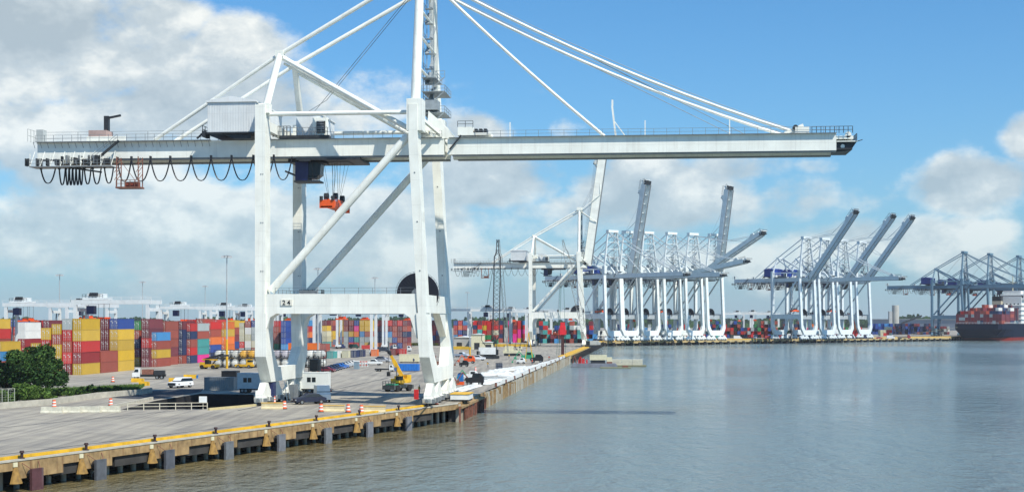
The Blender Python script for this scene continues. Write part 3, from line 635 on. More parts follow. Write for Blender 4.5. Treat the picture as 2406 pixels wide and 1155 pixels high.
# group A: six cranes side by side on the far quay
TA = R(52); yA = .62
qa = Vector((math.sin(TA), math.cos(TA), 0)); pa = Vector((math.cos(TA), -math.sin(TA), 0))
def foot(px, d, ang): # landside front foot from the waterside front leg column
    pp = Vector((math.cos(ang), -math.sin(ang), 0)); return P(px, d) - pp*26.5
ordn = ['first', 'second', 'third', 'fourth', 'fifth', 'sixth']
ga = [(1420, 950, 0, 1), (1457, 957, 77, .96), (1505, 965, 0, 1), (1560, 973, 8, 1), (1611, 981, 25, 1), (1660, 990, 80, .945)]
bd = ['boom lowered', 'boom raised almost upright', 'boom lowered flat over the river', 'boom tilted slightly up', 'boom half raised', 'boom raised almost upright']
for i, (px, d, lf, bs) in enumerate(ga):
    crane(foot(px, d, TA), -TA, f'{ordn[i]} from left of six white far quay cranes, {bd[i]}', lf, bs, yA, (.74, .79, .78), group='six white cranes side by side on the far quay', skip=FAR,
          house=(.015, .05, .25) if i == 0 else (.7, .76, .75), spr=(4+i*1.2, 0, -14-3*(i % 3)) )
gb = [(1880, 1023, 49, .92), (1924, 1040, 0, .97), (1967, 1062, 48, .93), (2012, 1084, 48, .94)]
for i, (px, d, lf, bs) in enumerate(gb):
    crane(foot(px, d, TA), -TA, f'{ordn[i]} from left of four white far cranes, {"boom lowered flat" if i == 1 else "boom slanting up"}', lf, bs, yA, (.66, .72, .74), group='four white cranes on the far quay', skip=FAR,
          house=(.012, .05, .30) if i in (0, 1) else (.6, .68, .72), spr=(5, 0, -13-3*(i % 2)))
# group C by the ship
for i, (px, d) in enumerate([(2190, 1255), (2252, 1290), (2322, 1335)]):
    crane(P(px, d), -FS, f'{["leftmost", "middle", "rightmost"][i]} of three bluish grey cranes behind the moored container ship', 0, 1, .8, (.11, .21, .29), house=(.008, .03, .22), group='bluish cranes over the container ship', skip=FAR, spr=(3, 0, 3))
# ---------------------------------------------------------------- containers
PAL = dict(Y=(.60,.38,.025), R=(.52,.022,.018), M=(.24,.018,.020), K=(.33,.07,.045), U=(.17,.03,.04), O=(.72,.16,.02), B=(.018,.06,.27), L=(.05,.24,.50), N=(.02,.035,.10),
           G=(.03,.22,.07), A=(.34,.39,.39), W=(.72,.72,.68), P=(.72,.03,.26), T=(.07,.34,.32), C=(.58,.55,.38))
CN = dict(Y='yellow', R='bright red', M='dark red', K='brick red', U='maroon', O='orange', B='deep blue', L='light blue', N='navy', G='green', A='grey', W='white', P='pink', T='teal', C='cream')
def cont_mesh(Ln, H, doors):
    m = MB(); w = 1.22
    m.box(-w+.05, .06, .14, w-.05, Ln-.05, H-.04)
    for x in (-w, w-.13):
        for y in (0, Ln-.14): m.box(x, y, 0, x+.13, y+.14, H)
        m.box(x, .14, 0, x+.13, Ln-.14, .15); m.box(x, .14, H-.11, x+.13, Ln-.14, H-.002)
    n = int(Ln/.42)
    for i in range(n):
        y = .25+i*(Ln-.5)/n
        for s in (-1, 1): m.add([(s*(w-.05), y, .15), (s*(w-.012), y+.07, .15), (s*(w-.012), y+.21, .15), (s*(w-.05), y+.28, .15), (s*(w-.05), y, H-.11), (s*(w-.012), y+.07, H-.11), (s*(w-.012), y+.21, H-.11), (s*(w-.05), y+.28, H-.11)], [(0,1,5,4),(1,2,6,5),(2,3,7,6)])
    m.box(-w+.13, 0, 0, w-.13, .12, .14); m.box(-w+.13, 0, H-.12, w-.13, .12, H)
    if not doors:
        for x in (-.85, -.35, .35, .85): m.box(x, .0, .2, x+.06, .06, H-.15, 1)
    return m.mesh('container', [CPAINT, mat('lock_rod', (.62,.62,.60), .5) if 'lock_rod' not in bpy.data.materials else bpy.data.materials['lock_rod']])
def door_mesh(s, H):
    m = MB(); a, b = (-1.09, -.01) if s < 0 else (.01, 1.09)
    m.box(a, .015, .15, b, .055, H-.13)
    m.box(a+.62, .0, H*.55, a+.86, .014, H*.68, 1); m.box(a+.15, .0, H*.72, a+.55, .014, H*.78, 1)
    for x in (a+.28, b-.3): m.box(x, -.03, .12, x+.05, .013, H-.1, 1); m.box(x-.04, -.04, 1.0, x+.3, -.031, 1.06, 1)
    return m.mesh('door', [CPAINT, bpy.data.materials['lock_rod']])
CM = {}
def cmesh(Ln, H, near_):
    k = (Ln, H, near_)
    if k not in CM: CM[k] = (cont_mesh(Ln, H, near_), (door_mesh(-1, H), door_mesh(1, H)) if near_ else None)
    return CM[k]
TIER = ['bottom', 'second up', 'third up', 'fourth up', 'fifth up', 'sixth up']
ORD = ['first','second','third','fourth','fifth','sixth','seventh','eighth','ninth','tenth','eleventh','twelfth','thirteenth','fourteenth','fifteenth','sixteenth','seventeenth','eighteenth','nineteenth','twentieth',
       'twenty-first','twenty-second','twenty-third','twenty-fourth','twenty-fifth','twenty-sixth','twenty-seventh','twenty-eighth','twenty-ninth','thirtieth','thirty-first','thirty-second','thirty-third','thirty-fourth','thirty-fifth','thirty-sixth','thirty-seventh']
count = 0
stuffm = MB(); SKEY = list(PAL)
def jit(c):
    k = rnd.uniform(.78, 1.12); f = rnd.uniform(0, .09); g = sum(c)/3*.8+.06; return tuple(min(1, v*k*(1-f)+g*f) for v in c)
def zone(stacks, words_, group, near_=False, ind=True):
    global count
    for i, st in enumerate(sorted(stacks, key=lambda s: s[0])):
        px, d, cols = st[:3]; H = st[3] if len(st) > 3 else 2.75; Ln = st[4] if len(st) > 4 else 12.19
        base = P(px, d) - p*1.22
        for t, c in enumerate(cols):
            if c == '-': continue
            if ind and count < 298:
                me, dr = cmesh(Ln, H, near_)
                o = link('shipping_container', me, None, jit(PAL[c]), base+Vector((0, 0, t*(H+.012)+.006))+p*rnd.uniform(-.04, .04), (0, 0, -TH+rnd.uniform(-.004, .004)))
                tag(o, f'{CN[c]} container, {TIER[t]}, {ORD[i]} stack from left {words_}', 'container', group)
                if dr:
                    for k in dr: link('door', k, o, tuple(o.color[:3]))
                count += 1
            else: sbox(base, -TH, 1.22, Ln, t*(H+.012), H, c)
def sbox(base, rz, w, Ln, z, H, c):
    ca_, sa = math.cos(rz), math.sin(rz); vs = []
    for (x, y, zz) in [(-w,0,0),(w,0,0),(w,Ln,0),(-w,Ln,0),(-w,0,H),(w,0,H),(w,Ln,H),(-w,Ln,H)]:
        vs.append((base.x+x*ca_-y*sa, base.y+x*sa+y*ca_, base.z+z+zz+.01))
    stuffm.add(vs, [(0,3,2,1),(4,5,6,7),(0,1,5,4),(1,2,6,5),(2,3,7,6),(3,0,4,7)], SKEY.index(c))
def rc(n, pal='YYKKUUMRRNBLAAWOGPTC'): return ''.join(rnd.choice(pal) for _ in range(n))
c1 = lambda d: 1533-501072/d
Z1 = [(192,367,'YMRYY',2.88), (237,379.7,'KK',2.88), (278,392.3,'YYYYB',2.88), (c1(367),367,'MRKRA',2.88), (c1(392.3),392.3,'UUUUU',2.88),
 (143,367,'YYYKY',2.6), (118.5,367,'YORY',3.0), (94,367,'YKY',2.7), (3,395,'KLY',2.7), (-20,408,'KKKRY',2.88), (59,465,'KRMWW',2.66), (39,545,'RYKRB',2.88),
 (117,500,'RYKNU',2.8), (138,512,'YRKUK',2.8), (92,530,'KUYRR',2.8), (328,436,'YUNKG',2.75), (350.6,428,'UURUU',2.88), (369,430,'KYKL',2.6), (389,445,'KUKKK',2.75),
 (410,462,'PKKNR',2.65), (429,462,'KNNNU',2.75), (448,466,'NRKNR',2.6), (465,473,'PTTKA',2.6), (455,500,'YKUKR',2.85), (477,500,'KOKKK',2.9)]
zone(Z1, 'in the near block', 'containers stacked in the near left yard block', True)
Z2 = [(496,502,'NBOKR',2.7), (528,515,'YOOYO',2.7), (512,540,'RKKRR',2.85), (556,590,'TOOYY',2.75), (573,590,'ARCCC',2.6), (589,590,'AWCWK',2.75), (604,590,'KCAAB',2.8), (618,590,'YTRKN',2.8), (480,560,'KRKRR',2.9), (541,560,'KBUKY',2.8)]
zone(Z2, 'behind the tall light mast', 'containers stacked behind the tall light mast', True)
Z3 = [(655,690,'GKKKR',2.75), (672,680,'LBBBB',2.75), (640,705,'RUKRW',2.75), (727,690,'BNORL',2.8), (712,700,'KYMRL',2.8), (768,750,'TCCYU',2.8), (782,760,'KYYUK',2.8), (800,735,'OKLOO',2.7), (806.5,730,'YMYYY',2.8), (818,730,'AAAKU',2.8), (830.5,730,'RBYUK',2.8),
 (843,730,'RTOPB',2.8), (856,730,'AALYY',2.8), (868,730,'YAKYY',2.8), (897,715,'ONNUR',2.8), (909,715,'NNBUK',2.8), (921,715,'KALUR',2.8), (933,715,'UBKKU',2.8), (945,715,'BKUUR',2.8), (957,715,'KUNKU',2.8), (1012,800,'UKRUR',2.8), (1023,800,'KBRRU',2.8), (1034,800,'RUBKR',2.8)]
zone(Z3, 'inside the crane portal', 'containers seen through the legs of the big crane')
Z4 = [(1075,850,'BLKRB'), (1086,850,'LRBOR'), (1097,850,'TBNRL'), (1143,830,'KGRYR'), (1154,830,'RGKRR'), (1166,830,'GKCRK'), (1203,900,'RKMRP'), (1214,900,'PPRUK'), (1225,900,'YPPRR'), (1236,900,'KRPRL'), (1120,900,'TNKNR'), (1131,900,'NKTRU'), (1180,900,'KNURN')]
zone(Z4, 'right of the big crane', 'containers right of the big crane')
# tank containers
tf = MB()
for x in (-1.2, 1.1):
    for y in (0, 5.96): tf.box(x, y, 0, x+.1, y+.1, 2.55)
    tf.box(x, .1, 0, x+.1, 5.96, .12); tf.box(x, .1, 2.45, x+.1, 5.96, 2.55)
for y in (0, 5.96): tf.box(-1.1, y, 0, 1.1, y+.1, .12); tf.box(-1.1, y, 2.45, 1.1, y+.1, 2.55)
tfm = tf.mesh('tank_container', DARK)
tk = MB(); tk.tube((0,.45,1.3),(0,5.6,1.3),1.13,20); tk.tube((0,.2,1.3),(0,.45,1.3),.75,20,0,1.13); tk.tube((0,.12,1.3),(0,.2,1.3),.35,20,0,.75); tk.tube((.0,.08,.75),(0,.14,.75),.16,8,1)
tkm = tk.mesh('tank', [GEN, DARK])
for i in range(13):
    for t in range(2):
        if i in (5,) and t == 0: continue
        c = (.70,.70,.64)
        word = 'white'
        if (i, t) in ((3, 1), (4, 1)): c = (.70,.38,.05); word = 'orange yellow'
        if (i, t) in ((7, 1), (8, 1)): c = (.45,.42,.45); word = 'greyish'
        o = link('tank_container', tfm, None, None, P(521+i*19.6, 424)-p*1.22+Vector((0,0,t*2.6+.02)), (0,0,-TH))
        tag(o, f'{word} tank in a frame, {"upper" if t else "lower"} tier, {ORD[i]} from the left of the tank row', 'tank container', 'tank containers in a two tier row')
        link('tank', tkm, o, jit(c))
# low loose containers and skips behind the parked cars
low = [(758,532,'O',0), (770,532,'M',0), (783,527,'T',0), (800,535,'W',0), (818,535,'C',0), (838,540,'N',0), (853,548,'N',0), (766,540,'K',1), (886,560,'O',0), (930,575,'M',0), (952,572,'R',0)]
for i, (px, d, c, t) in enumerate(low):
    me, dr = cmesh(6.06, 2.6, False)
    o = link('low_container', me, None, jit(PAL[c]), P(px, d)-p*1.22+Vector((0,0,.006+t*2.61)), (0,0,-TH+rnd.uniform(-.1,.1)))
    tag(o, f'short {CN[c]} container on the ground, {ORD[i] if i < 7 else ORD[i]} of the loose row behind the parked cars', 'container', 'short containers loose on the yard')
me, dr = cmesh(12.19, 2.6, False)
o = link('low_container', me, None, PAL['O'], W((P(785,548)-O).dot(p), (P(785,548)-O).dot(q), 2.63)-p*7+q*6, (0,0,-TH+R(90))); tag(o, 'long orange container lying crosswise on the short containers', 'container')
# ---------------------------------------------------------------- yard gantry cranes
def build_rtg():
    D = []; Sx, Sy, H = 23.0, 9.0, 20.4
    lg = MB().box(-.5, -.45, 1.4, .5, .45, H-1.6).mesh('leg', PAINT)
    for x in (0, Sx):
        for y in (0, Sy): D.append(('leg', lg, (x, y, 0), []))
    bmm = MB().box(-1.2, -.45, H-1.35, Sx+1.2, .45, H-.1); bmm.rail((-1.2,-.5,H-.1),(Sx+1.2,-.5,H-.1),1.0,3,.04); bmm = bmm.mesh('main_beam', PAINT)
    for y in (0, Sy): D.append(('main_beam', bmm, (0, y, 0), []))
    sb = MB().box(-.6, -1.6, .9, .6, Sy+1.6, 1.9).box(-.45, .5, H-3.6, .45, Sy-.5, H-2.6).mesh('side_beam', PAINT)
    wh = MB().tube((-.35,0,.75),(.35,0,.75),.75,14).mesh('wheel', RUBBER)
    for x in (0, Sx): D.append(('side_beam', sb, (x, 0, 0), [('wheel', wh, (0, y, 0)) for y in (-1.0, .9, Sy-.9, Sy+1.0)]))
    m = MB(); m.box(2.0, .5, H, 8.5, Sy-.5, H+.6); m.box(3, 2, H+.6, 7.5, 7, H+1.9); m.rail((2,.5,H+.6),(8.5,.5,H+.6),1,1,.05,1); m.tube((4,1.6,H+1.6),(6.5,1.6,H+1.6),.6,10,1)
    D.append(('trolley', m.mesh('trolley', [PAINT, DARK]), (0,0,0), []))
    m = MB(); m.box(3.0, 1.2, H-4.5, 5.4, 3.4, H-1.9); D.append(('cab', m.mesh('cab', NAVY), (0,0,0), []))
    m = MB(); m.box(6.0, -1.4, H-6.2, 8.4, 10.6, H-5.6)
    for y in (2, 7): m.box(6.3, y, H-5.6, 8.1, y+1, H-4.9)
    for x in (6.4, 8.0):
        for y in (2.5, 7.5): m.tube((x,y,H-5),(x,y,H),.05,4,1)
    D.append(('spreader', m.mesh('spreader', [ORANGE, DARK]), (0,0,0), []))
    m = MB(); m.box(-2.4, 1.5, 2, -.6, 5.5, 4.6); m.beam((-.9,6,2),(-.9,8.2,H-3),.5,.2,1); D.append(('engine_house', m.mesh('engine_house', [PAINT, STEEL]), (0,0,0), []))
    return D
RT = build_rtg()
rts = [(177,441,0,'large white yard gantry straddling the near container block',0), (14,520,0,'white yard gantry at the left edge above the yellow stacks',-1), (118,560,0,'white yard gantry half hidden left of the large one',6),
 (378,640,0,'white yard gantry above the brick red stacks left of the light mast',2), (470,690,0,'white yard gantry immediately behind the tall light mast',6), (550,740,0,'white yard gantry partly behind the big crane landside leg',0),
 (738,565,-10,'white yard gantry whose legs stand inside the big crane portal',3), (792,705,-8,'white yard gantry beyond the colourful stacks inside the portal',6), (645,760,0,'white yard gantry behind the blue stack in the portal',0),
 (1003,790,0,'white yard gantry seen through the waterside frame of the big crane',2), (1102,800,0,'white yard gantry just right of the big crane',5), (1150,900,0,'white yard gantry behind the crawler crane mast',8), (1212,940,0,'white yard gantry left of the second quay crane',3),
 (1283,960,0,'white yard gantry in the portal of the second quay crane',9), (1330,1000,0,'white yard gantry right inside the second quay crane portal',1), (1702,1250,0,'white yard gantry in the gap between the far crane groups',6), (1748,1180,0,'white yard gantry left of the blue housed far crane',2), (1770,1300,0,'white yard gantry farthest back in the quay gap',9),
 (905,760,0,'white yard gantry over the navy and maroon stacks in the portal',4)]
for (px, d, sp, lb, tr) in rts:
    t = thing('yard_gantry_crane', lb, 'gantry crane', P(px, d), -TH, 'white yard gantry cranes')
    for (nme, me, l, kids) in RT:
        l = Vector(l)
        if nme in ('trolley', 'cab', 'spreader'): l = l+Vector((tr, 0, (rnd.uniform(-1.5, .5) if nme == 'spreader' else 0)))
        o = link(nme, me, t, (.66,.70,.70), l)
        for kd in kids: link(kd[0], kd[1], o, None, kd[2])
# ---------------------------------------------------------------- light masts
pm_ = MB(); pm_.tube((0,0,0),(0,0,33),.30,10,0,.14); pm_ = pm_.mesh('pole', mat('galvanised_pole', (.42,.45,.46), .5, .2, .15))
hm_ = MB(); hm_.tube((0,0,32.6),(0,0,32.8),.9,12)
for i in range(8):
    a = i*math.pi/4; hm_.beam((0,0,32.7),(1.3*math.cos(a),1.3*math.sin(a),32.7),.08,.08)
hmm_ = hm_.mesh('lamp_ring', STEEL)
lmm = MB().box(-.3,-.25,32.2,.3,.25,32.65).mesh('lamp', LAMP)
ybase = MB().tube((0,0,0),(0,0,8.5),.36,10,0,.33).mesh('yellow_sleeve', YEL)
for i, (px, d, lb, yb) in enumerate([(533,416,'tall light mast with yellow lower part in front of the tank row',1), (747,515,'light mast seen through the big crane above its portal',0), (881,626,'light mast right of centre above the crane portal beam with yellow foot',1), (140,586,'faint light mast above the large yard gantry',0),
        (335,694,'thin light mast between the yard gantry and the tall mast',0), (482,779,'distant light mast left of the tall mast',0), (1098,953,'distant light mast right of the big crane',0), (1104,560,'yellow footed light mast beside the cream sheds',1)]):
    t = thing('light_mast', lb, 'light mast', P(px, d), 0, 'light masts in the yard')
    if i == 7: t.scale = (1,1,.42)
    link('pole', pm_, t); hr = link('lamp_ring', hmm_, t)
    for k in range(8): a = k*math.pi/4; link('lamp', lmm, hr, None, (1.3*math.cos(a),1.3*math.sin(a),0))
    if yb: link('yellow_sleeve', ybase, t)
# ---------------------------------------------------------------- vehicles
def prof(m, pts, w, mi=0, wt=None): # side profile (y,z) swept across x, upper points pulled in
    zt = max(z for _, z in pts); zb = min(z for _, z in pts); wt = wt or w; n = len(pts); vs = []
    for s in (-1, 1):
        for (y, z) in pts: k = (z-zb)/(zt-zb+1e-6); vs.append((s*(w+(wt-w)*k), y, z))
    m.add(vs, [(i, (i+1)%n, n+(i+1)%n, n+i) for i in range(n)]+[tuple(range(n)), tuple(range(2*n-1, n-1, -1))], mi)
VB = {}
def veh(kind):
    if kind in VB: return VB[kind]
    bd = MB(); gl = MB(); ex = []
    if kind == 'car':
        prof(bd, [(-2.3,.35),(2.3,.35),(2.3,.85),(1.9,.98),(-1.1,1.0),(-2.25,.82)], .9, 0, .82); prof(bd, [(-1.05,.98),(1.85,.96),(1.2,1.45),(-.35,1.47)], .78, 0, .6); prof(gl, [(-1.0,1.02),(1.8,1.0),(1.22,1.40),(-.33,1.42)], .785, 0, .63); wy = (-1.45, 1.45); r = .33
        bd.box(-.85,-2.33,.55,-.5,-2.28,.72,1); bd.box(.5,-2.33,.55,.85,-2.28,.72,1)
    elif kind == 'suv':
        prof(bd, [(-2.5,.45),(2.5,.45),(2.5,1.1),(-1.3,1.15),(-2.45,1.0)], 1.0, 0, .94); prof(bd, [(-1.3,1.1),(2.45,1.1),(2.2,1.85),(-.5,1.88)], .92, 0, .75); prof(gl, [(-1.25,1.18),(2.47,1.18),(2.27,1.72),(-.52,1.75)], .93, 0, .79); wy = (-1.6, 1.6); r = .42
        bd.box(-.8,-2.56,.5,.8,-2.49,.95,2)
    elif kind == 'pickup':
        prof(bd, [(-2.8,.5),(2.9,.5),(2.9,1.15),(-1.4,1.18),(-2.75,1.05)], 1.0, 0, .97); prof(bd, [(-1.35,1.15),(.75,1.15),(.55,1.85),(-.6,1.87)], .93, 0, .76); prof(gl, [(-1.3,1.22),(.78,1.22),(.6,1.74),(-.6,1.76)], .94, 0, .8); wy = (-1.8, 1.9); r = .42
        bd.box(-.85,.9,1.151,.85,2.8,1.16,2)
    elif kind == 'van':
        prof(bd, [(-2.7,.45),(2.7,.45),(2.7,2.45),(-1.4,2.5),(-2.0,1.5),(-2.7,1.2)], 1.02, 0, .95); prof(gl, [(-1.98,1.55),(-1.42,2.35),(-1.3,2.35),(-1.8,1.55)], 1.0, 0, .93); wy = (-1.7, 1.8); r = .38
    elif kind == 'truck':
        prof(bd, [(-4,.7),(-2,.7),(-2,2.9),(-3.2,2.9),(-3.6,1.9),(-4,1.7)], 1.15, 0, 1.05); bd.box(-.5,-2,.7,.5,4.6,1.1,2); prof(gl, [(-3.56,1.95),(-3.18,2.7),(-2.4,2.7),(-2.4,1.95)], 1.16, 0, 1.08); bd.box(-1.2,-1.7,1.1,1.2,4.6,1.3,2); wy = (-3, 2.4, 3.6); r = .5
    VB[kind] = (bd.mesh('body', [GEN, LAMP, DARK]), gl.mesh('window', GLASS), MB().tube((-.13,0,r),(.13,0,r),r,14).tube((-.14,0,r),(.14,0,r),r*.55,10,1).mesh('wheel', [RUBBER, STEEL]), wy, 1.0 if kind == 'truck' else .85)
    return VB[kind]
def vehicle(kind, name, px, py, rz, col, label, group=None, sc=1.0, cat=None):
    b, g, w, wy, wx = veh(kind)
    t = thing(name, label, cat or {'car':'car','suv':'car','pickup':'pickup truck','van':'van','truck':'truck'}[kind], G(px, py), rz, group); t.scale = (sc, sc, sc)
    link('body', b, t, col); link('window', g, t)
    for y in wy:
        for s in (-1, 1): link('wheel', w, t, None, (s*wx, y, 0))
    return t
SIDE = -TH+R(90)
vehicle('suv', 'white_suv', 424, 910, R(-25), (.72,.74,.75), 'white sport utility vehicle facing the camera above the dark pit', sc=1.15)
tr = vehicle('truck', 'flatbed_truck', 348, 890, R(-80), (.7,.72,.72), 'white cab flatbed truck loaded with brown crates beside yellow barriers', sc=.9)
tr.rotation_euler[2] = R(-82)
link('load', MB().box(-1.1,-1.5,1.31,1.1,1.4,2.6).box(-1.1,1.6,1.31,1.1,4.4,2.3,1).mesh('load', [RUST, DARK]), tr)
cc = [(.16,.02,.03),(.02,.025,.06),(.015,.02,.05),(.02,.03,.07),(.02,.12,.42),(.02,.12,.40),(.42,.45,.47),(.45,.5,.52),(.6,.6,.56),(.55,.57,.55)]
cw = ['dark red','black','dark navy','navy','bright blue','blue','silver','pale silver','white','cream white']
for i, c in enumerate(cc):
    vehicle('car', 'parked_car', 768+i*6.6, 873.5-i*1.9, R(78)+rnd.uniform(-.06,.06), c, f'{cw[i]} car, {ORD[i]} from the left in the slanting row of parked cars', 'cars parked in a slanting row', 1.0)
vehicle('pickup', 'white_pickup', 877, 857, SIDE, (.72,.74,.72), 'white pickup truck parked sideways right of the orange barricades')
vehicle('car', 'silver_car', 902, 850, R(70), (.4,.42,.44), 'silver car just behind the yellow crane boom tip')
vehicle('car', 'silver_car', 897, 846, R(80), (.06,.07,.12), 'dark car behind the silver car near the boom tip')
vehicle('truck', 'white_truck', 905, 872, SIDE, (.68,.70,.68), 'small white truck directly left of the yellow mobile crane boom', sc=.62)
vehicle('pickup', 'white_pickup', 1122, 846, SIDE, (.72,.75,.78), 'white pickup truck left of the black crawler crane')
vehicle('pickup', 'grey_pickup', 1085, 838, R(60), (.42,.50,.58), 'pale blue grey pickup right of the big crane frame')
vehicle('van', 'white_van', 757, 943, R(14), (.76,.77,.75), 'white van parked below the white box trailer by the crane foot', sc=1.15)
vehicle('car', 'dark_car', 726, 948, R(-58), (.012,.015,.035), 'dark navy car by the landside crane foot next to the white van', sc=1.2)
for i, (px, py, c, cwd) in enumerate([(900,826,(.03,.04,.06),'black'), (915,822,(.6,.62,.6),'white'), (930,822,(.05,.08,.14),'dark blue'), (948,825,(.65,.66,.65),'off white'), (800,818,(.02,.03,.10),'navy'), (815,815,(.7,.7,.68),'white'), (832,818,(.02,.06,.05),'dark green'), (850,815,(.7,.7,.68),'pale'), (862,821,(.5,.05,.04),'red')]):
    vehicle('truck' if i % 2 else 'van', 'yard_truck', px, py, SIDE, c, f'{cwd} truck standing among the far stacks, {ORD[i]} counted in this line', 'trucks in front of the far stacks', .9)
for i in range(14):
    px = 1700+i*33+rnd.uniform(-8, 8)
    if px > 2225: break
    c, w_ = rnd.choice([((.7,.7,.7), 'white'), ((.05,.06,.12), 'dark'), ((.4,.05,.05), 'red')])
    vehicle(rnd.choice(['van', 'truck', 'car']), 'distant_truck', px, 796.6-1.2*(px-1700)/500, SIDE, c, f'tiny {w_} vehicle on the far quay, {ORD[i]} from the left', 'tiny vehicles along the far quay', 1.1)
# yellow reach stacker near the tanks
t = thing('reach_stacker', 'yellow reach stacker with black mast in front of the tank row', 'reach stacker', G(492, 866), R(75)); t.scale = (.82,.82,.82)
m = MB(); m.box(-1.6,-3.2,.7,1.6,3.0,1.7); m.box(-1.5,1.2,1.7,1.5,3.0,2.4); m.box(-.5,-3,3.0,.5,2.6,3.5); link('body', m.mesh('body', YEL), t)
link('cab', B((-1.2,-.4,1.72,.6,1.2,3.3)).mesh('cab', GLASS), t)
m = MB(); m.beam((0,2.4,3.2),(0,-5.4,5.2),.7,.7); m.box(-3,-6,4.4,3,-5.2,5.0); m.beam((.2,-1,1.6),(.2,-3.4,4.2),.3,.3); link('lift_boom', m.mesh('lift_boom', DARK), t)
wl = MB().tube((-.4,0,.75),(.4,0,.75),.75,14).mesh('wheel', RUBBER)
for y in (-2.1, 2.1):
    for s in (-1.35, 1.35): link('wheel', wl, t, None, (s, y, 0))
for i, (px, py) in enumerate([(548,862), (575,864)]):
    t = thing('yellow_tractor', ['orange and white yard tractor under the tank row', 'yellow yard tractor right of the orange one under the tanks'][i], 'tractor', G(px, py), R(80))
    m = MB(); m.box(-1.2,-2.5,.5,1.2,2.6,1.1); m.box(-1,-2.3,1.1,.6,-.8,2.6,1); link('body', m.mesh('body', [[ORANGE, WHITE], [YEL, YEL]][i]), t)
    link('window', B((-1.03,-2.35,1.8,.63,-1.2,2.4)).mesh('window', GLASS), t)
    for y in (-1.7, 1.6):
        for s in (-1.1, 1.1): link('wheel', veh('truck')[2], t, None, (s, y, 0))
# yellow rough terrain crane
t = thing('mobile_crane', 'yellow telescopic mobile crane on a grey wheeled carrier leaning its boom left', 'mobile crane', G(936, 918), R(-32)); t.scale = (.86,.86,.86); 
m = MB(); m.box(-1.35,-3.6,.8,1.35,3.4,1.5); m.box(-1.7,-3.9,.5,1.7,-3.3,1.4); m.box(-1.7,3.1,.5,1.7,3.7,1.4); m.box(-1.3,-3.2,1.5,1.3,-1.7,1.75,1); m.rail((-1.6,-3.8,1.4),(1.6,-3.8,1.4),1,.8,.05); link('carrier', m.mesh('carrier', [mat('carrier_grey', (.07,.08,.08), .6), GREEN]), t)
for y in (-2.3, 2.2):
    for s in (-1.35, 1.35): link('wheel', wl, t, None, (s, y, 0))
m = MB(); m.box(-1.3,-1.2,1.85,1.3,2.9,2.9); m.box(-1.35,1.6,2.0,1.35,3.2,3.7); m.box(-.4,-1,2.9,.4,1.8,3.5); m.tube((0,.5,1.5),(0,.5,1.85),1.0,16); tt = link('turntable', m.mesh('turntable', YEL), t)
link('cab', B((.45,-1.6,2.0,1.35,.1,3.6)).mesh('cab', [YEL]), tt); link('window', B((.5,-1.66,2.6,1.42,-.1,3.5)).mesh('window', GLASS), tt)
u = Vector((-.45,-.16,1)).normalized(); b0 = Vector((0, 1.6, 3.2)); cdir = Vector((-.46, -.28, 1.0)).normalized()
m = MB(); m.beam(b0, b0+cdir*4.4, .75, .85); m.beam(b0+cdir*4.3, b0+cdir*5.6, .55, .62); m.beam(b0+cdir*5.5, b0+cdir*6.6, .45, .5, 1); m.tube(b0+cdir*6.5-Vector((.3,0,0)), b0+cdir*6.5+Vector((.3,0,0)), .4, 10, 1); m.beam(Vector((0,-.6,2.6)), b0+cdir*3, .3, .3, 1)
m.beam(b0+cdir*6.5, b0+cdir*6.9+Vector((0,0,2.2)), .3, .3, 2); m.beam(b0+cdir*6.3+Vector((0,-.4,0)), b0+cdir*6.3+Vector((0,-.4,-4.5)), .05, .05, 1); m.box(b0.x+cdir.x*6.3-.3, b0.y+cdir.y*6.3-.7, 3.4, b0.x+cdir.x*6.3+.3, b0.y+cdir.y*6.3-.1, 4.4, 1)
link('telescopic_boom', m.mesh('telescopic_boom', [YEL, DARK, STEEL]), tt)
# blue skip, cream box trailer, person, boxes
t = thing('blue_skip', 'bright blue open skip container behind the yellow crane boom', 'skip', G(957, 872), SIDE)
m = MB(); m.box(-1.2,-3.2,.2,1.2,3.2,.35); m.box(-1.25,-3.2,.35,-1.15,3.2,2.1); m.box(1.15,-3.2,.35,1.25,3.2,2.1); m.box(-1.25,-3.25,.3,1.25,-3.15,2.1); m.box(-1.25,3.15,.3,1.25,3.25,2.1)
for i in range(9): m.box(1.25,-3+i*.75,.35,1.33,-2.9+i*.75,2.1); m.box(-1.33,-3+i*.75,.35,-1.25,-2.9+i*.75,2.1)
link('tub', m.mesh('tub', mat('skip_blue', (.02,.17,.55), .5)), t)
def trailer(name, label, loc, rz, L_, H, z0, m1, win=True, cat='trailer', rails=False):
    t = thing(name, label, cat, loc, rz); m = MB(); w = 1.3
    m.box(-w,-L_/2,z0,w,L_/2,z0+H); m.box(-w-.04,-L_/2-.04,z0+H,w+.04,L_/2+.04,z0+H+.1)
    link('box_body', m.mesh('box_body', m1), t)
    m = MB(); m.box(-.5,-L_/2+.2,z0-.25,.5,L_/2-.2,z0-.002); m.box(-.1,-L_/2-.8,z0-.2,.1,-L_/2+.2,z0-.1)
    for y in (-L_/2+.5, L_/2-.5):
        for x in (-1, 1): m.box(x-.08,y-.08,0,x+.08,y+.08,z0-.002)
    link('chassis', m.mesh('chassis', DARK), t)
    if win:
        for y in (-.6, .3): link('window', B((-w-.03,y,z0+H*.42,-w,y+.7,z0+H*.72)).mesh('window', GLASS), t)
    if z0 > .8:
        for y in (L_*.12, L_*.28):
            for s in (-1.1, 1.1): link('wheel', veh('truck')[2], t, None, (s, y, 0))
    return t
trailer('white_box_trailer', 'white box trailer with two small dark windows right of the landside crane foot', P(738,262), SIDE, 5.6, 2.9, 1.55, mat('van_white', (.72,.75,.72), .45, 0, .08, .5))
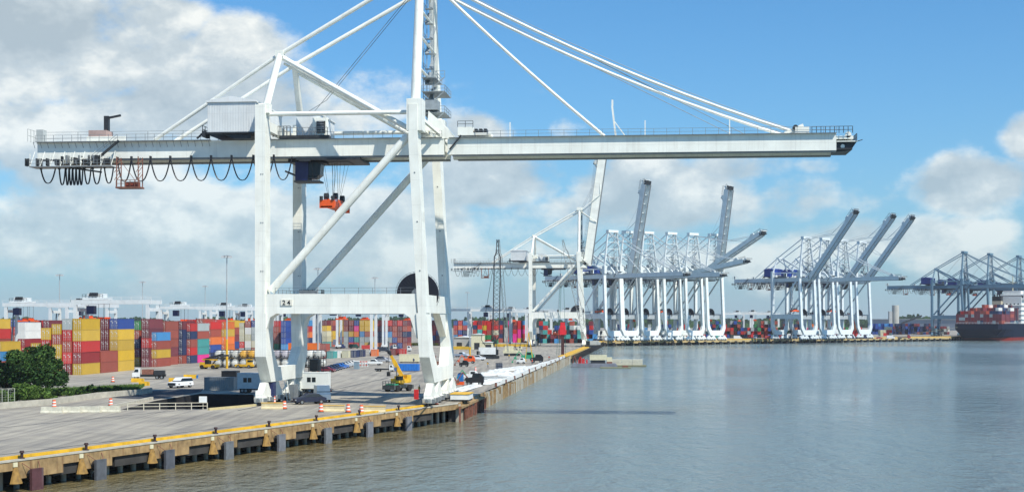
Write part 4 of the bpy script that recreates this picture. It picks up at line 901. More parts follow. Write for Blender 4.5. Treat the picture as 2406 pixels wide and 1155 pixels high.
trailer('mobile_office', 'pale bluish mobile office with a small window left of the crane foot', P(588,276), SIDE, 4.4, 2.9, .9, mat('office_blue', (.50,.58,.62), .5, 0, .1), cat='cabin')
trailer('cream_box_trailer', 'long cream box trailer behind the blue skip', G(962,852), SIDE, 6.4, 2.3, .5, CREAM, win=False)
trailer('site_hut', 'white site hut with two dark windows in front of the maroon stacks', G(934,815), SIDE, 8.0, 4.2, .4, WHITE, cat='cabin')
trailer('dark_box', 'black steel box standing behind the ribbed grey container', P(542,300), SIDE, 3.2, 2.0, 1.35, BLACK, win=False, cat='box')
t = link('grey_container', cmesh(6.06, 2.6, False)[0], None, (.22,.24,.25), P(521,288)+p*2.8+Vector((0,0,.006)), (0,0,SIDE)); tag(t, 'ribbed grey container standing at the far edge of the dark pit', 'container')
for i, (px, py, w, h, m1, lb) in enumerate([(1020,868,2.2,4.0,RUST,'rusty machine seen through the waterside crane frame'), (1075,762,4,3,CREAM,'')][:1]):
    t = thing('rusty_machine', lb, 'machine', G(px, py), -TH); mm = MB(); mm.box(-w,-1,.5,w,1,h*.6); mm.box(-w*.5,-.8,h*.6,w*.2,.8,h); mm.tube((-w*.7,-1.1,.6),(-w*.7,1.1,.6),.6,12,1); mm.tube((w*.7,-1.1,.6),(w*.7,1.1,.6),.6,12,1); link('body', mm.mesh('body', [m1, DARK]), t)
# people: one continuous skinned body, vest and helmet as clothing
def person(px, py, rz, label, vest, pose=0):
    t = thing('person', label, 'person', G(px, py), rz); bm = bmesh.new(); sk = bm.verts.layers.skin.verify()
    J = {'pel':((0,0,.95),.15), 'ch':((0,0,1.32),.17), 'nk':((0,0,1.53),.065), 'hd':((0,-.02,1.66),.105), 'top':((0,-.01,1.76),.09)}
    for s, n in ((-1,'l'),(1,'r')):
        st = .12*s*pose
        J.update({n+'hip':((s*.1,0,.9),.1), n+'kn':((s*.12,-st-.03,.5),.065), n+'an':((s*.13,st*.8,.09),.045), n+'ft':((s*.14,st*.8-.16,.05),.045), n+'sh':((s*.2,0,1.42),.075), n+'el':((s*.28,-.05+st,1.14),.05), n+'wr':((s*.27,-.2+st*2,.95),.033), n+'ha':((s*.26,-.27+st*2,.9),.035)})
    V = {k: bm.verts.new(v[0]) for k, v in J.items()}
    for k, v in J.items(): V[k][sk].radius = (v[1], v[1])
    V['pel'][sk].use_root = True
    for a, b in [('pel','ch'),('ch','nk'),('nk','hd'),('hd','top')]+[(n+a, n+b) for n in 'lr' for a, b in (('hip','kn'),('kn','an'),('an','ft'),('sh','el'),('el','wr'),('wr','ha'))]+[('pel','lhip'),('pel','rhip'),('ch','lsh'),('ch','rsh')]: bm.edges.new((V[a], V[b]))
    me = bpy.data.meshes.new('body'); bm.to_mesh(me); bm.free(); o = link('body', me, t)
    md_ = o.modifiers.new('skin', 'SKIN'); o.modifiers.new('sub', 'SUBSURF').render_levels = 1
    me.materials.append(mat('work_trousers', (.03,.04,.08), .8))
    v = MB(); v.tube((0,0,.92),(0,0,1.45),.225,10,0,.2); link('vest', v.mesh('vest', vest), t)
    h = MB(); h.tube((0,-.01,1.72),(0,-.01,1.84),.15,10,0,.08); link('helmet', h.mesh('helmet', WHITE), t)
person(972, 853, 0, 'worker in dark clothing standing right of the cream box trailer', NAVY, 1)
person(694, 938, 1, 'worker in blue standing by the landside crane foot', BLUE, 1)
person(1068, 903, 2, 'worker in an orange vest near the quay edge right of the crane', ORANGE, 0)
person(1196, 842, 0, 'worker in a yellow vest left of the drilling rig', YEL, 1)
person(1250, 856, 1, 'worker in an orange vest in front of the green loader', ORANGE, 0)
person(1146, 862, 2, 'worker in a yellow vest alone on the construction deck', YEL, 1)
person(1290, 846, 2, 'worker in orange near the red piling rig', ORANGE, 1)
person(985, 925, 2, 'worker in a yellow vest standing left of the waterside crane wheels', YEL, 0)
person(1214, 826, 2, 'worker in a dark jacket beside the cream drilling rig', BLACK, 1)
# ---------------------------------------------------------------- barriers, barrels, fence
jb = MB(); jb.prism([(-.38,0),(.38,0),(.38,.1),(.2,.35),(.12,.95),(-.12,.95),(-.2,.35),(-.38,.1)], 1, -1.7, 1.7); jbw = jb.mesh('concrete_barrier', mat('barrier_cream', (.62,.60,.48), .85, 0, .25, 1.5, streak=.35))
for i, px in enumerate((122, 165, 212, 257)):
    o = link('concrete_barrier', jbw, None, None, G(px, 969.5-i*.8), (0, 0, SIDE-R(2)+R((0,3,-2,1)[i]))); tag(o, f'cream concrete barrier in the row left of the railing, {ORD[i]} from the left', 'barrier', 'concrete barriers left of the railing')
def fence_panel(px, py, lb):
    t = thing('barricade', lb, 'barricade', G(px, py), SIDE, 'low cream barricades in front of the crane')
    m = MB(); m.prism([(-.3,0),(.3,0),(.3,.12),(.12,.4),(.1,.9),(-.1,.9),(-.12,.4),(-.3,.12)], 1, -1.75, 1.75); link('base', m.mesh('base', mat('barricade_cream', (.66,.56,.34), .8, 0, .2)), t)
    link('top_rail', B((-.16,-1.8,.905,.16,1.8,1.06)).mesh('top_rail', mat('barricade_yellow', (.75,.50,.16), .7)), t)
fence_panel(640, 960, 'cream barricade with yellow top in front of the landside crane foot'); fence_panel(783, 966, 'cream barricade between two orange barrels in the middle'); fence_panel(879, 968, 'cream barricade nearest the waterside crane foot')
bb = MB(); bb.tube((0,0,0),(0,0,.1),.42,14,2)
for i in range(5): bb.tube((0,0,.1+i*.2),(0,0,.3+i*.2),.33-i*.022,14,i % 2,.308-i*.022)
OB = mat('barrel_orange', (.85,.13,.03), .6); bbm = bb.mesh('traffic_barrel', [OB, WHITE, RUBBER])
for px, py, lb in [(643,947,'orange and white barrel by the rail wheels of the landside leg'), (668,960,'orange and white barrel at the right end of the first barricade'), (754,967,'orange and white barrel left of the middle barricade'), (818,968,'orange and white barrel right of the middle barricade'), (849,970,'orange and white barrel left of the last barricade'),
                   (775,919,'orange and white barrel behind the white van'), (1025,950,'orange and white barrel at the waterside crane wheels'), (563,907,'orange and white barrel beside the mobile office'), (735,874,'orange barrel behind the white box trailer'), (748,873,'orange barrel next to another behind the white box trailer'), (127,957,'slim orange barrel behind the cream barriers, left one'), (260,953,'slim orange barrel behind the cream barriers, right one'),
                   (265,897,'orange barrel alone on the yard near the yellow stacks'), (1063,908,'small red orange barrel near the quay edge'), (1117,871,'small red orange barrel on the construction deck')]:
    o = link('traffic_barrel', bbm, None, None, G(px, py)); o.scale = (1.15,1.15,1.15) if px < 1000 else (1,1,1); tag(o, lb, 'barrel', 'orange and white traffic barrels')
for px, py, L2, lb in [(322,897,2.6,'yellow plastic barrier by the flatbed truck'), (337,905,2.0,'yellow barrier nearest the hedge'), (404,896,1.4,'small yellow barrier left of the white vehicle'), (447,888,3.2,'long yellow and teal barrier right of the small one')]:
    m = MB(); m.prism([(-.3,0),(.3,0),(.25,.3),(.12,.9),(-.12,.9),(-.25,.3)], 1, -L2/2, L2/2); m.box(-.32,-L2/2-.3,0,.32,-L2/2-.01,.8,1)
    o = link('yellow_barrier', m.mesh('yellow_barrier', [YEL, BLUE if L2 > 3 else YEL]), None, None, G(px, py), (0,0,SIDE)); tag(o, lb, 'barrier', 'yellow barriers on the yard')
o = thing('white_railing', 'pale two rail railing along the near edge of the dark pit', 'railing', G(300, 963.5), 0)
a = G(300,963.5); b = G(487,961.5); e = b-a; o.rotation_euler[2] = math.atan2(e.y, e.x)
RC = mat('railing_cream', (.60,.56,.44), .6)
for i in range(6): link('post', MB().box(-.06,-.06,0,.06,.06,1.15).mesh('post', RC), o, None, (e.length*i/5,0,0))
for z in (.55, 1.05): link('rail', B((.0,-.04,z,e.length,.04,z+.09)).mesh('rail', RC), o)
t = thing('white_sign', 'blank white square sign on a post at the right end of the railing', 'sign', G(477, 961.5), 0)
link('panel', B((-.62,-.05,1.15,.62,0,2.1)).mesh('panel', WHITE), t); link('post', B((-.05,.01,0,.05,.08,2.1)).mesh('post', RC), t)
# ramp parapet and low concrete walls by the pit
def wall(name, lb, pts, h, w, m1, z0=0):
    t = MB()
    for a, b in zip(pts[:-1], pts[1:]):
        t.beam(Vector((a.x,a.y,z0+h/2)), Vector((b.x,b.y,z0+h/2)), w, h)
    o = link(name, t.mesh(name, m1)); tag(o, lb, 'wall')
wall('ramp_parapet', 'low pale concrete parapet curving along the ramp beside the hedge', [G(-30,962), G(120,950), G(230,934), G(330,926), G(356,922)], 1.0, .35, CONC)
wall('ramp_wall', 'long pale concrete wall at the left edge of the dark pit', [G(262,958), G(357,938)], .5, .5, CONC)
wall('pit_kerb', 'yellowish kerb along the right half of the pit edge', [G(490,963), G(560,957), G(600,953)], .35, .4, mat('kerb_buff', (.50,.42,.22), .8))
m = MB(); r4 = random.Random(9)
for k in range(2): m.beam(G(-60,914+k*0)+Vector((0,0,.1)), G(0,914)+Vector((0,0,.1)), .1, .1)
t = thing('wire_fence', 'wire fence with pale posts in front of the bushes at the left edge', 'fence', G(-70, 951), 0)
a = G(-70,951); b = G(34,947); e = b-a; t.rotation_euler[2] = math.atan2(e.y, e.x); FM = mat('fence_grey', (.40,.42,.36), .6, .2)
for i in range(8): link('post', MB().tube((0,0,0),(0,0,2.6),.06,6).mesh('post', FM), t, None, (e.length*i/7,0,0))
m = MB(); m.box(0,-.02,2.5,e.length,.02,2.56)
for i in range(int(e.length/.45)): m.box(i*.45,-.008,.1,i*.45+.016,.008,2.5)
for i in range(6): m.box(0,-.008,.3+i*.4,e.length,.008,.316+i*.4)
link('wire_mesh', m.mesh('wire_mesh', FM), t)
# ---------------------------------------------------------------- construction stretch of the quay
def lattice(m, a, b, w, n, r=.06, mi=0, we=None):
    a = Vector(a); b = Vector(b); d = (b-a).normalized(); up = Vector((0,1,0)); x = d.cross(up).normalized(); y = x.cross(d); we = we or w*.35
    def c(i, k):
        f = i/n; ww = w if .12 < f < .88 else we
        sx, sy = ((-1,-1),(1,-1),(1,1),(-1,1))[k]; return a+(b-a)*f+x*sx*ww/2+y*sy*ww/2
    for i in range(n):
        for k in range(4):
            m.beam(c(i,k), c(i+1,k), r*2, r*2, mi); m.beam(c(i,k), c(i+1,(k+1)%4) if i % 2 else c(i+1,(k-1)%4), r*1.2, r*1.2, mi)
    return m
def crawler(loc, rz, label, tip, w, body, boomm, n=22, panel=None, extra=None):
    t = thing('crawler_crane', label, 'crawler crane', loc, rz)
    for s in (-1, 1):
        m = MB(); m.prism([(-3,.2),(-2.6,0),(2.6,0),(3,.2),(3,.9),(2.6,1.1),(-2.6,1.1),(-3,.9)], 0, s*2-.45, s*2+.45); link('track', m.mesh('track', DARK), t)
    m = MB(); m.box(-1.7,-2,1.2,1.7,4.2,3.4); m.box(-1.9,3.6,1.3,1.9,5,2.8); m.tube((0,0,.9),(0,0,1.25),1.2,12)
    link('house', m.mesh('house', body), t); link('cab', B((1.71,-2.6,1.3,2.7,-.6,3.3)).mesh('cab', GLASS), t)
    link('lattice_boom', lattice(MB(), (0,-1.8,1.8), tip, w, n, .09, 0).mesh('lattice_boom', boomm), t)
    m = MB(); g = Vector((0,3.5,7)); m.beam((-.8,1,3.4), g, .15, .15); m.beam((.8,1,3.4), g, .15, .15)
    for dx in (-.4,.4): m.tube(g+Vector((dx,0,0)), Vector(tip)+Vector((dx*.5,0,0)), .05, 4)
    m.tube(tip, (tip[0]*.98, tip[1]-2.5, tip[2]*.35), .045, 4); m.box(tip[0]*.98-.4, tip[1]-2.9, tip[2]*.35-1.2, tip[0]*.98+.4, tip[1]-2.2, tip[2]*.35)
    link('rigging', m.mesh('rigging', DARK), t)
    if panel: link('side_panel', B((-1.9,-2,1.6,-1.75,4.2,4.2)).mesh('side_panel', panel), t)
    return t
t = crawler(G(1153,842), R(85), 'black crawler crane with a tall upright dark lattice boom right of the big crane', (0,-2.6,43.5), 2.3, BLACK, mat('lattice_dark', (.05,.055,.06), .6), 26, WHITE)
m = MB(); lattice(m, (1.2,-6.2,2.4), (.6,-3.0,43.5), 1.2, 26, .05); link('lattice_mast', m.mesh('lattice_mast', mat('lattice_grey', (.20,.24,.25), .6)), t)
t = crawler(G(1388,815), R(-90), 'crawler crane with a leaning lattice boom in front of the second quay crane', (0,-14.6,56), 2.6, mat('rig_pale', (.45,.46,.42), .6), mat('lattice_pale', (.27,.29,.29), .6), 24)
t = thing('drilling_rig', 'cream drilling rig with cables on a timber mat right of the black crawler crane', 'drilling rig', G(1203,835), SIDE)
m = MB(); m.box(-1.6,-3.5,1.0,1.6,3.5,2.2); m.box(-1.4,-.5,2.2,1.4,2.8,3.8); link('body', m.mesh('body', CREAM), t); link('tracks', B((-1.9,-3,0,-1.1,3,1),(1.1,-3,0,1.9,3,1)).mesh('tracks', DARK), t)
m = MB()
for i in range(4): m.beam((0,-3+i*1.8,2.2),(.3,-4+i*2.4,7.2-i),.18,.18)
link('leads', m.mesh('leads', DARK), t)
def machine(name, px, py, label, c1_, c2_, s=1.0, mast=0, cat='machine'):
    t = thing(name, label, cat, G(px, py), SIDE); t.scale = (s, s, s)
    m = MB(); m.prism([(-2,.7),(2,.7),(2,1.7),(.6,1.9),(.4,2.8),(-1.2,2.8),(-2,1.9)], 0, -.9, .9); link('body', m.mesh('body', c1_), t)
    link('window', B((-.92,-1.1,1.9,.92,.2,2.6)).mesh('window', GLASS), t)
    for y in (-1.3, 1.3):
        for sx in (-.95, .95): link('wheel', veh('truck')[2], t, None, (sx, y, 0))
    m = MB(); m.beam((0,1.5,1.6),(0,2.8,3.0+mast),.25,.25); m.beam((0,2.8,3.0+mast),(0,3.9,1.2),.2,.2); m.box(-.5,3.6,.5,.5,4.3,1.2); link('arm', m.mesh('arm', c2_), t)
    return t
machine('green_loader', 1240, 847, 'green wheeled loader on the quay near the red piling rig', GREEN, GREEN, 1.1)
machine('small_white_machine', 1224, 854, 'small white and teal machine left of the green loader', WHITE, GREEN, .7)
machine('orange_light_tower', 1103, 853, 'round orange machine left of the white pickup', ORANGE, ORANGE, .9)
machine('dark_excavator', 1262, 852, 'dark excavator with a yellow mast beside the white covered stretch', BLACK, YEL, 1.0, 7, 'excavator')
machine('dark_compressor', 1090, 861, 'dark machine with a pink panel standing alone on the deck', BLACK, RUST, .7)
machine('grey_machine', 1155+65, 823, 'small pale machine behind the drilling rig', CREAM, DARK, .7)
machine('red_generator', 1116, 905, 'dark and red machinery at the start of the white covered stretch', BLACK, RUST, .95)
machine('green_mixer', 1108, 893, 'white and green machine behind the dark and red machinery', WHITE, GREEN, .8)
t = thing('portable_toilet', 'blue portable toilet with orange base right of the waterside crane leg', 'portable toilet', G(1082, 903), -TH); link('cabin', B((-.6,-.6,.7,.6,.6,2.3)).mesh('cabin', BLUE), t); link('base', B((-.75,-.75,0,.75,.75,.69)).mesh('base', ORANGE), t); link('roof', MB().tube((0,0,2.3),(0,0,2.6),.62,10,0,.4).mesh('roof', NAVY), t)
t = thing('portable_toilet', 'grey blue portable toilet left of the white pickup', 'portable toilet', G(838, 866), -TH); link('cabin', B((-.7,-.7,0,.7,.7,2.1)).mesh('cabin', mat('toilet_grey', (.20,.28,.34), .6)), t); link('roof', B((-.78,-.78,2.1,.78,.78,2.35)).mesh('roof', WHITE), t)
for i in range(3):
    t = thing('striped_barricade', f'red and white barricade right of the grey portable toilet, {ORD[i]} one', 'barricade', G(848+i*6, 861), -TH, 'red and white barricades'); m = MB()
    for k in range(3): m.box(-.6,-.05,.4+k*.5,.6,.05,.7+k*.5,k % 2)
    m.box(-.6,-.3,0,-.5,.3,1.7,1); m.box(.5,-.3,0,.6,.3,1.7,1); link('boards', m.mesh('boards', [mat('barricade_red', (.6,.08,.05)), WHITE]), t)
t = thing('blue_grey_crate', 'square grey crate alone on the construction deck', 'crate', G(1173, 866), -TH); m = MB(); m.box(-.9,-.9,.1,.9,.9,1.7); m.rail((-.9,-.95,.1),(.9,-.95,.1),1.6,.45,.04,1); link('box', m.mesh('box', [mat('crate_grey', (.12,.14,.18), .7), DARK]), t)
# white sheeting, formwork and planks
SH = mat('white_sheeting', (.70,.72,.69), .7, 0, .30, .6, .5, 1.2, col2=(.45,.47,.45))
mout = Vector((math.cos(th2), -math.sin(th2), 0))
def cover(px0, py0, px1, py1, wv, h, seed, label, me=SH, name='sheeted_formwork'):
    a = G(px0, py0); b = G(px1, py1); r5 = random.Random(seed); ln = (b-a).length; n = max(6, int(ln/1.2)); k = max(3, int(wv/1.0)); vs = []; fs = []
    d = (b-a).normalized(); s = Vector((d.y, -d.x, 0)); wv *= .72
    for i in range(n+1):
        for j in range(k+1):
            e_ = min(i, n-i, j, k-j); z = .03 if e_ == 0 else h*(.55+.45*r5.random()); v = a+d*ln*i/n-s*wv*j/k+Vector((r5.uniform(-.1,.1), r5.uniform(-.1,.1), z)); vs.append(v-a)
    vs = [v if (v+a-K).dot(mout) < -.5 else v-mout*((v+a-K).dot(mout)+.5) for v in vs]
    for i in range(n):
        for j in range(k): q_ = i*(k+1)+j; fs.append((q_, q_+1, q_+k+2, q_+k+1))
    o = link(name, MB().add(vs, fs).mesh(name, me), None, None, a); tag(o, label, 'covered stack', 'white covered formwork along the quay')
cover(1066, 926, 1138, 905, 5.0, .4, 1, 'smooth white sheet strip at the near end of the quay repair'); cover(1150, 903, 1245, 878, 6, .6, 2, 'crumpled pale sheeting beside the quay edge, nearest of the long run'); cover(1210, 888, 1290, 866, 7, .8, 3, 'bright white sheeting in the middle of the quay repair')
cover(1255, 874, 1312, 858, 8, .9, 4, 'whitest sheeting mound near the excavator'); cover(1140, 884, 1210, 876, 9, .6, 5, 'grey white planks and sheets inland of the crumpled sheeting'); cover(1190, 872, 1262, 862, 8, .5, 6, 'thin white sheet behind the middle sheeting'); cover(1290, 858, 1330, 846, 6, .7, 7, 'white sheeting at the far end of the quay repair')
t = thing('plank_stack', 'pile of pale timber planks between the white sheets', 'planks', G(1160, 892), -TH); m = MB(); r6 = random.Random(4)
for i in range(26): x = r6.uniform(-5, 1); y = r6.uniform(-4, 4); a_ = r6.uniform(-.15,.15); m.beam((x-3, y, .1+.12*(i % 7)), (x+3, y+6*a_, .1+.12*(i % 7)), .3, .1, i % 2)
link('planks', m.mesh('planks', [WHITE, STEEL]), t)
t = thing('edge_cage_row', 'pale steel reinforcement frames standing along the repaired quay edge', 'frames', K, -th2); m = MB()
for i in range(70): y = 60+i*3.4; m.box(-.3, y, .0, .15, y+.3, .5+r6.random()*.5, i % 6 == 0); m.box(-.2, y, .7, -.1, y+3.0, .8)
link('frames', m.mesh('frames', [WHITE, RUST]), t)
t = thing('steel_gangway', 'small yellow topped grey pontoon box at the quay corner beside the crane', 'box', G(1085, 940), -th2); m = MB(); m.box(-1.6,-3,.3,1.6,3,1.2,0); m.box(-1.7,-3.1,1.2,1.7,3.1,1.35,1); m.box(-1.5,-2.5,0,1.5,2.5,.29,2); link('box', m.mesh('box', [WHITE, YEL, DARK]), t)
# red piling rig at the water edge
t = thing('piling_rig', 'red pile hammer on a tall dark lead standing at the quay edge', 'piling rig', P(1322, 575, WZ), 0)
m = MB(); m.box(-.6,-.6,-1,.6,.6,11.4); link('lead', m.mesh('lead', mat('pile_rust', (.06,.02,.02), .8)), t)
m = MB(); m.box(-1.2,-.9,11.4,1.2,.9,15.0); m.box(-.9,-.7,15.0,.9,.7,16.4); m.box(-1.5,-.7,12,-1.2,.7,14); link('hammer', m.mesh('hammer', mat('hammer_red', (.65,.02,.03), .5)), t)
m = MB()
for dx in (-1.6, -1.0, .8): m.tube((dx*1.6,0,0),(dx*.6,0,31),.07,4)
link('cable', m.mesh('cable', mat('cable_green', (.05,.16,.13), .6)), t)
# barges and floats
t = thing('work_barge', 'low grey work barge moored off the quay repair with a cream deckhouse', 'barge', P(1392, 528, WZ), R(-3)); t.scale = (.66, 1, .72)
m = MB(); m.prism([(-12,.1),(-11,1.9),(13,1.9),(14,.6),(13,.0)], 1, -5, 5); link('hull', m.mesh('hull', mat('barge_grey', (.20,.22,.26), .7, 0, .3, .4, streak=.3)), t)
m = MB(); m.box(-1.5,-1.6,3.6,8.0,2,6.2,0); m.box(8.1,-1.4,2.8,11,2,5.0,0); m.box(-1,-1.4,1.9,7,1.8,3.59,1); m.box(8,-1.4,1.9,11,1.8,2.79,2); link('deckhouse', m.mesh('deckhouse', [CREAM, DARK, RUST]), t)
m = MB(); r7 = random.Random(8)
for i in range(9): x = r7.uniform(-8,-3.5); m.box(x,-1.2,1.9,x+.8,-.4,3.4+r7.random()*2,0)
m.tube((-11,-1,1.9),(-10,-1,6),.35,8,1); m.tube((-9,-1.5,1.9),(-9.6,-1.5,5),.3,8,1)
for i in range(5): m.beam((-.5+i*1.4,-1.8,6.2),(-.8+i*1.5,-1.8,9.0),.1,.1,2)
link('deck_gear', m.mesh('deck_gear', [RED, RUST, DARK]), t)
t = thing('float_stack', 'stack of cream pontoon floats on a low raft right of the work barge', 'raft', P(1472, 535, WZ), R(-4)); t.scale = (.92, 1, .78)
link('raft', B((-8.5,-3,.05,8,3,.7)).mesh('raft', mat('raft_olive', (.20,.20,.12), .8)), t)
for i in range(3):
    for k in range(2): link('float', B((-6+i*4.2,-2.2,.72+k*1.35,-1.95+i*4.2,2.2,2.02+k*1.35)).mesh('float', mat('float_cream', (.55,.53,.42), .8, 0, .2)), t)
link('raft_gear', B((-8,-1.2,.71,-7,0,2.4),(-7.8,-2,.71,-6.6,-1.4,1.3)).mesh('raft_gear', DARK), t)
t = thing('low_pontoon', 'low dark raft with red gear touching the float stack', 'raft', P(1456, 515, WZ), R(-2)); t.scale=(1, 1, .8); m = MB(); m.box(-7,-2,.05,4,2,.5,0); m.box(1,-1,.5,3,.5,1.2,1); link('raft', m.mesh('raft', [mat('raft_olive2', (.22,.22,.13), .8), RUST]), t)
# buildings in the yard
def shed(px, d, w, dp, h, m1, label, roof=None, rz=-TH):
    t = thing('shed', label, 'shed', P(px, d), rz); link('wall', B((0,0,0,w,dp,h)).mesh('wall', m1), t)
    link('roof', MB().prism([(-.4,h+.003),(w+.4,h+.003),(w/2,h+w*.08)], 1, -.4, dp+.4).mesh('roof', roof or m1), t)
    nn_ = max(1, int(w/7)); DM = B((0,-.06,0,2.6,-.004,3.2)).mesh('door', DARK)
    for i in range(nn_): link('door', DM, t, None, (1.5+i*7, 0, 0))
    return t
SG = mat('shed_grey', (.36,.38,.38), .7, 0, .1, .3); SBL = mat('warehouse_grey', (.22,.25,.30), .7, 0, .1, .05)
shed(1066, 700, 8, 14, 5.6, SG, 'grey shed at ground level right of the big crane', WHITE); shed(1107, 690, 5.5, 10, 7.2, CREAM, 'small cream hut left of the taller cream hut', WHITE); shed(1133, 640, 4.0, 8, 4.2, CREAM, 'taller cream hut left of the crawler crane boom', WHITE)
wh_ = thing('warehouse', 'long low blue grey warehouse beyond the far quay', 'warehouse', P(2046, 2050), -FS); link('wall', B((0,0,0,160,60,15)).mesh('wall', SBL), wh_); link('roof', B((-1,-1,15.01,161,61,16)).mesh('roof', SG), wh_)
t = thing('silo_tower', 'pale round silo tower above the far warehouse', 'silo', P(2104, 1900), 0); link('shaft', MB().tube((0,0,0),(0,0,34),4.6,20).mesh('shaft', mat('silo_pale', (.42,.42,.38), .8, 0, .2, .1)), t); link('elevator_head', B((-9,-3,0,-5,3,26)).mesh('elevator_head', SG), t); link('conveyor', MB().beam((8,0,10),(34,-4,20),2,2.4).mesh('conveyor', DARK), t)
# ---------------------------------------------------------------- far stacks (one object) and the ship
def fbase(px, d): return P(px, d)
for px in range(1262, 1400, 9):
    for t_ in range(rnd.randint(2, 5)): sbox(P(px, 880+rnd.uniform(-6,6)), -TH, 1.22, 12.2, t_*2.7, 2.68, rnd.choice('RRKUNBTWAL'))
for px in list(range(1430, 1700, 8)):
    for t_ in range(rnd.randint(1, 5)): sbox(P(px, 1150+rnd.uniform(-8,8)), -TH, 1.22, 12.2, t_*2.7, 2.68, rnd.choice('RKNBBLBWATM'))
for px in list(range(1704, 1828, 8)):
    hh = rnd.randint(3, 5)
    for t_ in range(hh): sbox(P(px, 1150+rnd.uniform(-8,8)), -TH, 1.22, 12.2, t_*2.7, 2.68, rnd.choice('RKRKAGCNBR'))
for px in list(range(1830, 2030, 8)):
    for t_ in range(rnd.randint(2, 5)): sbox(P(px, 1230+rnd.uniform(-8,8)), -TH, 1.22, 12.2, t_*2.7, 2.68, rnd.choice('RKGNBRPWO'))
for px in list(range(2046, 2232, 7)):
    c_ = 'BBBL' if px < 2100 else ('NNUB' if px < 2190 else 'UURWA')
    for t_ in range(4 if px < 2100 else rnd.randint(3, 4)): sbox(P(px, 1420+rnd.uniform(-8,8)), -TH, 1.22, 12.2, t_*2.7, 2.68, rnd.choice(c_))
for px in (2072, 2079, 2086, 2093):
    for t_ in range(2+(px > 2080)): sbox(P(px, 1290), -TH, 1.22, 12.2, t_*2.7, 2.68, rnd.choice('CCR'))
for c_, px0, px1, d in (('Y', 965, 1060, 800), ('Y', 1064, 1110, 690), ('Y', 1166, 1250, 760)):
    for k in range(px0, px1, 12): sbox(P(k, d), -TH, 1.22, 12.2, 0, 1.3, c_)
# ship: port quarter towards the camera
SP = Vector((372.4, 1207, WZ)); shp = thing('container_ship', 'large dark hulled container ship moored at the right edge, stern towards the camera', 'ship', SP, -FS)
HM = bpy.data.materials.new('ship_hull'); HM.use_nodes = True; t_ = HM.node_tree; b_ = t_.nodes['Principled BSDF']; b_.inputs['Roughness'].default_value = .6; b_.inputs['Specular IOR Level'].default_value = .05
tcx = t_.nodes.new('ShaderNodeTexCoord'); sx = t_.nodes.new('ShaderNodeSeparateXYZ'); t_.links.new(tcx.outputs['Object'], sx.inputs[0]); gt = t_.nodes.new('ShaderNodeMath'); gt.operation = 'GREATER_THAN'; t_.links.new(sx.outputs[2], gt.inputs[0]); gt.inputs[1].default_value = 2.6
mx_ = t_.nodes.new('ShaderNodeMixRGB'); t_.links.new(gt.outputs[0], mx_.inputs[0]); mx_.inputs[1].default_value = (.20,.025,.02,1); mx_.inputs[2].default_value = (.006,.010,.028,1); t_.links.new(mx_.outputs[0], b_.inputs['Base Color'])
ys = [0, 4, 14, 40, 190, 230, 262]; secs = []
wid = [(17,2,9.5),(19.5,7,3.0),(20,14,-.5),(20,19,-2),(20,19,-2),(14,9,-2),(1,.5,-2)]
vs = []; fs = []
for y, (wd_, wb, zb) in zip(ys, wid):
    for (x, z) in [(-wd_,14.2),(-wd_,9.8),(-(wd_*.6+wb*.4),max(zb,4)),(-wb,zb),(wb,zb),((wd_*.6+wb*.4),max(zb,4)),(wd_,9.8),(wd_,14.2)]: vs.append((20+x, y+(0 if z > 9 else (3 if y == 0 else 0)), z))
ns = 8
for i in range(len(ys)-1):
    for k in range(ns-1): a_ = i*ns+k; fs.append((a_, a_+1, a_+ns+1, a_+ns))
    fs.append((i*ns+7, i*ns, (i+1)*ns, (i+1)*ns+7))
fs.append(tuple(range(ns)))
link('hull', MB().add(vs, fs).mesh('hull', HM), shp)
m = MB(); m.rail((3,.3,14.2),(37,.3,14.2),1.3,2.5,.08); m.rail((39.8,10,14.2),(39.8,190,14.2),1.3,4,.08); link('deck_rail', m.mesh('deck_rail', WHITE), shp)
m = MB(); m.box(22,70,14.21,39,84,38); m.box(20,71,35,41,80,40.0); m.box(23,72,40.01,38,82,43)
for z in (18,22,26,30): m.box(21.6,69,z,39.8,70,z+.3); m.box(39.05,70,z,40,84,z+.3)
ss = link('superstructure', m.mesh('superstructure', WHITE), shp)
wmm = MB().box(0,-.06,0,1.1,0,1.0).mesh('window', GLASS)
for i in range(5): link('window', wmm, ss, None, (23+i*3.2, 70, 31)); link('window', wmm, ss, None, (23+i*3.2, 70, 27))
link('bridge_window', B((20.5,70.9,37,40.5,71,38.6)).mesh('bridge_window', GLASS), ss)
m = MB(); m.box(16.5,60.5,14.21,24,67,34,0); m.box(16.5,60.5,34.01,24,67,38,1); m.box(15,60,14.21,25,67.5,26,2)
for x in (18, 20, 22): m.tube((x,64,38),(x,64,40),.6,8,1)
link('funnel', m.mesh('funnel', [mat('funnel_tan', (.48,.44,.32), .6), BLACK, RED]), shp)
m = MB(); m.beam((5,0,11),(-30,60,4.2),.12,.12); m.beam((4,0,11.4),(-40,-16,4.0),.12,.12); link('mooring_line', m.mesh('mooring_line', CREAM), shp)
m = MB(); m.box(30,76,43,30.6,76.6,56); m.box(26,76,50,34,76.5,50.5); link('radar_mast', m.mesh('radar_mast', CREAM), shp)
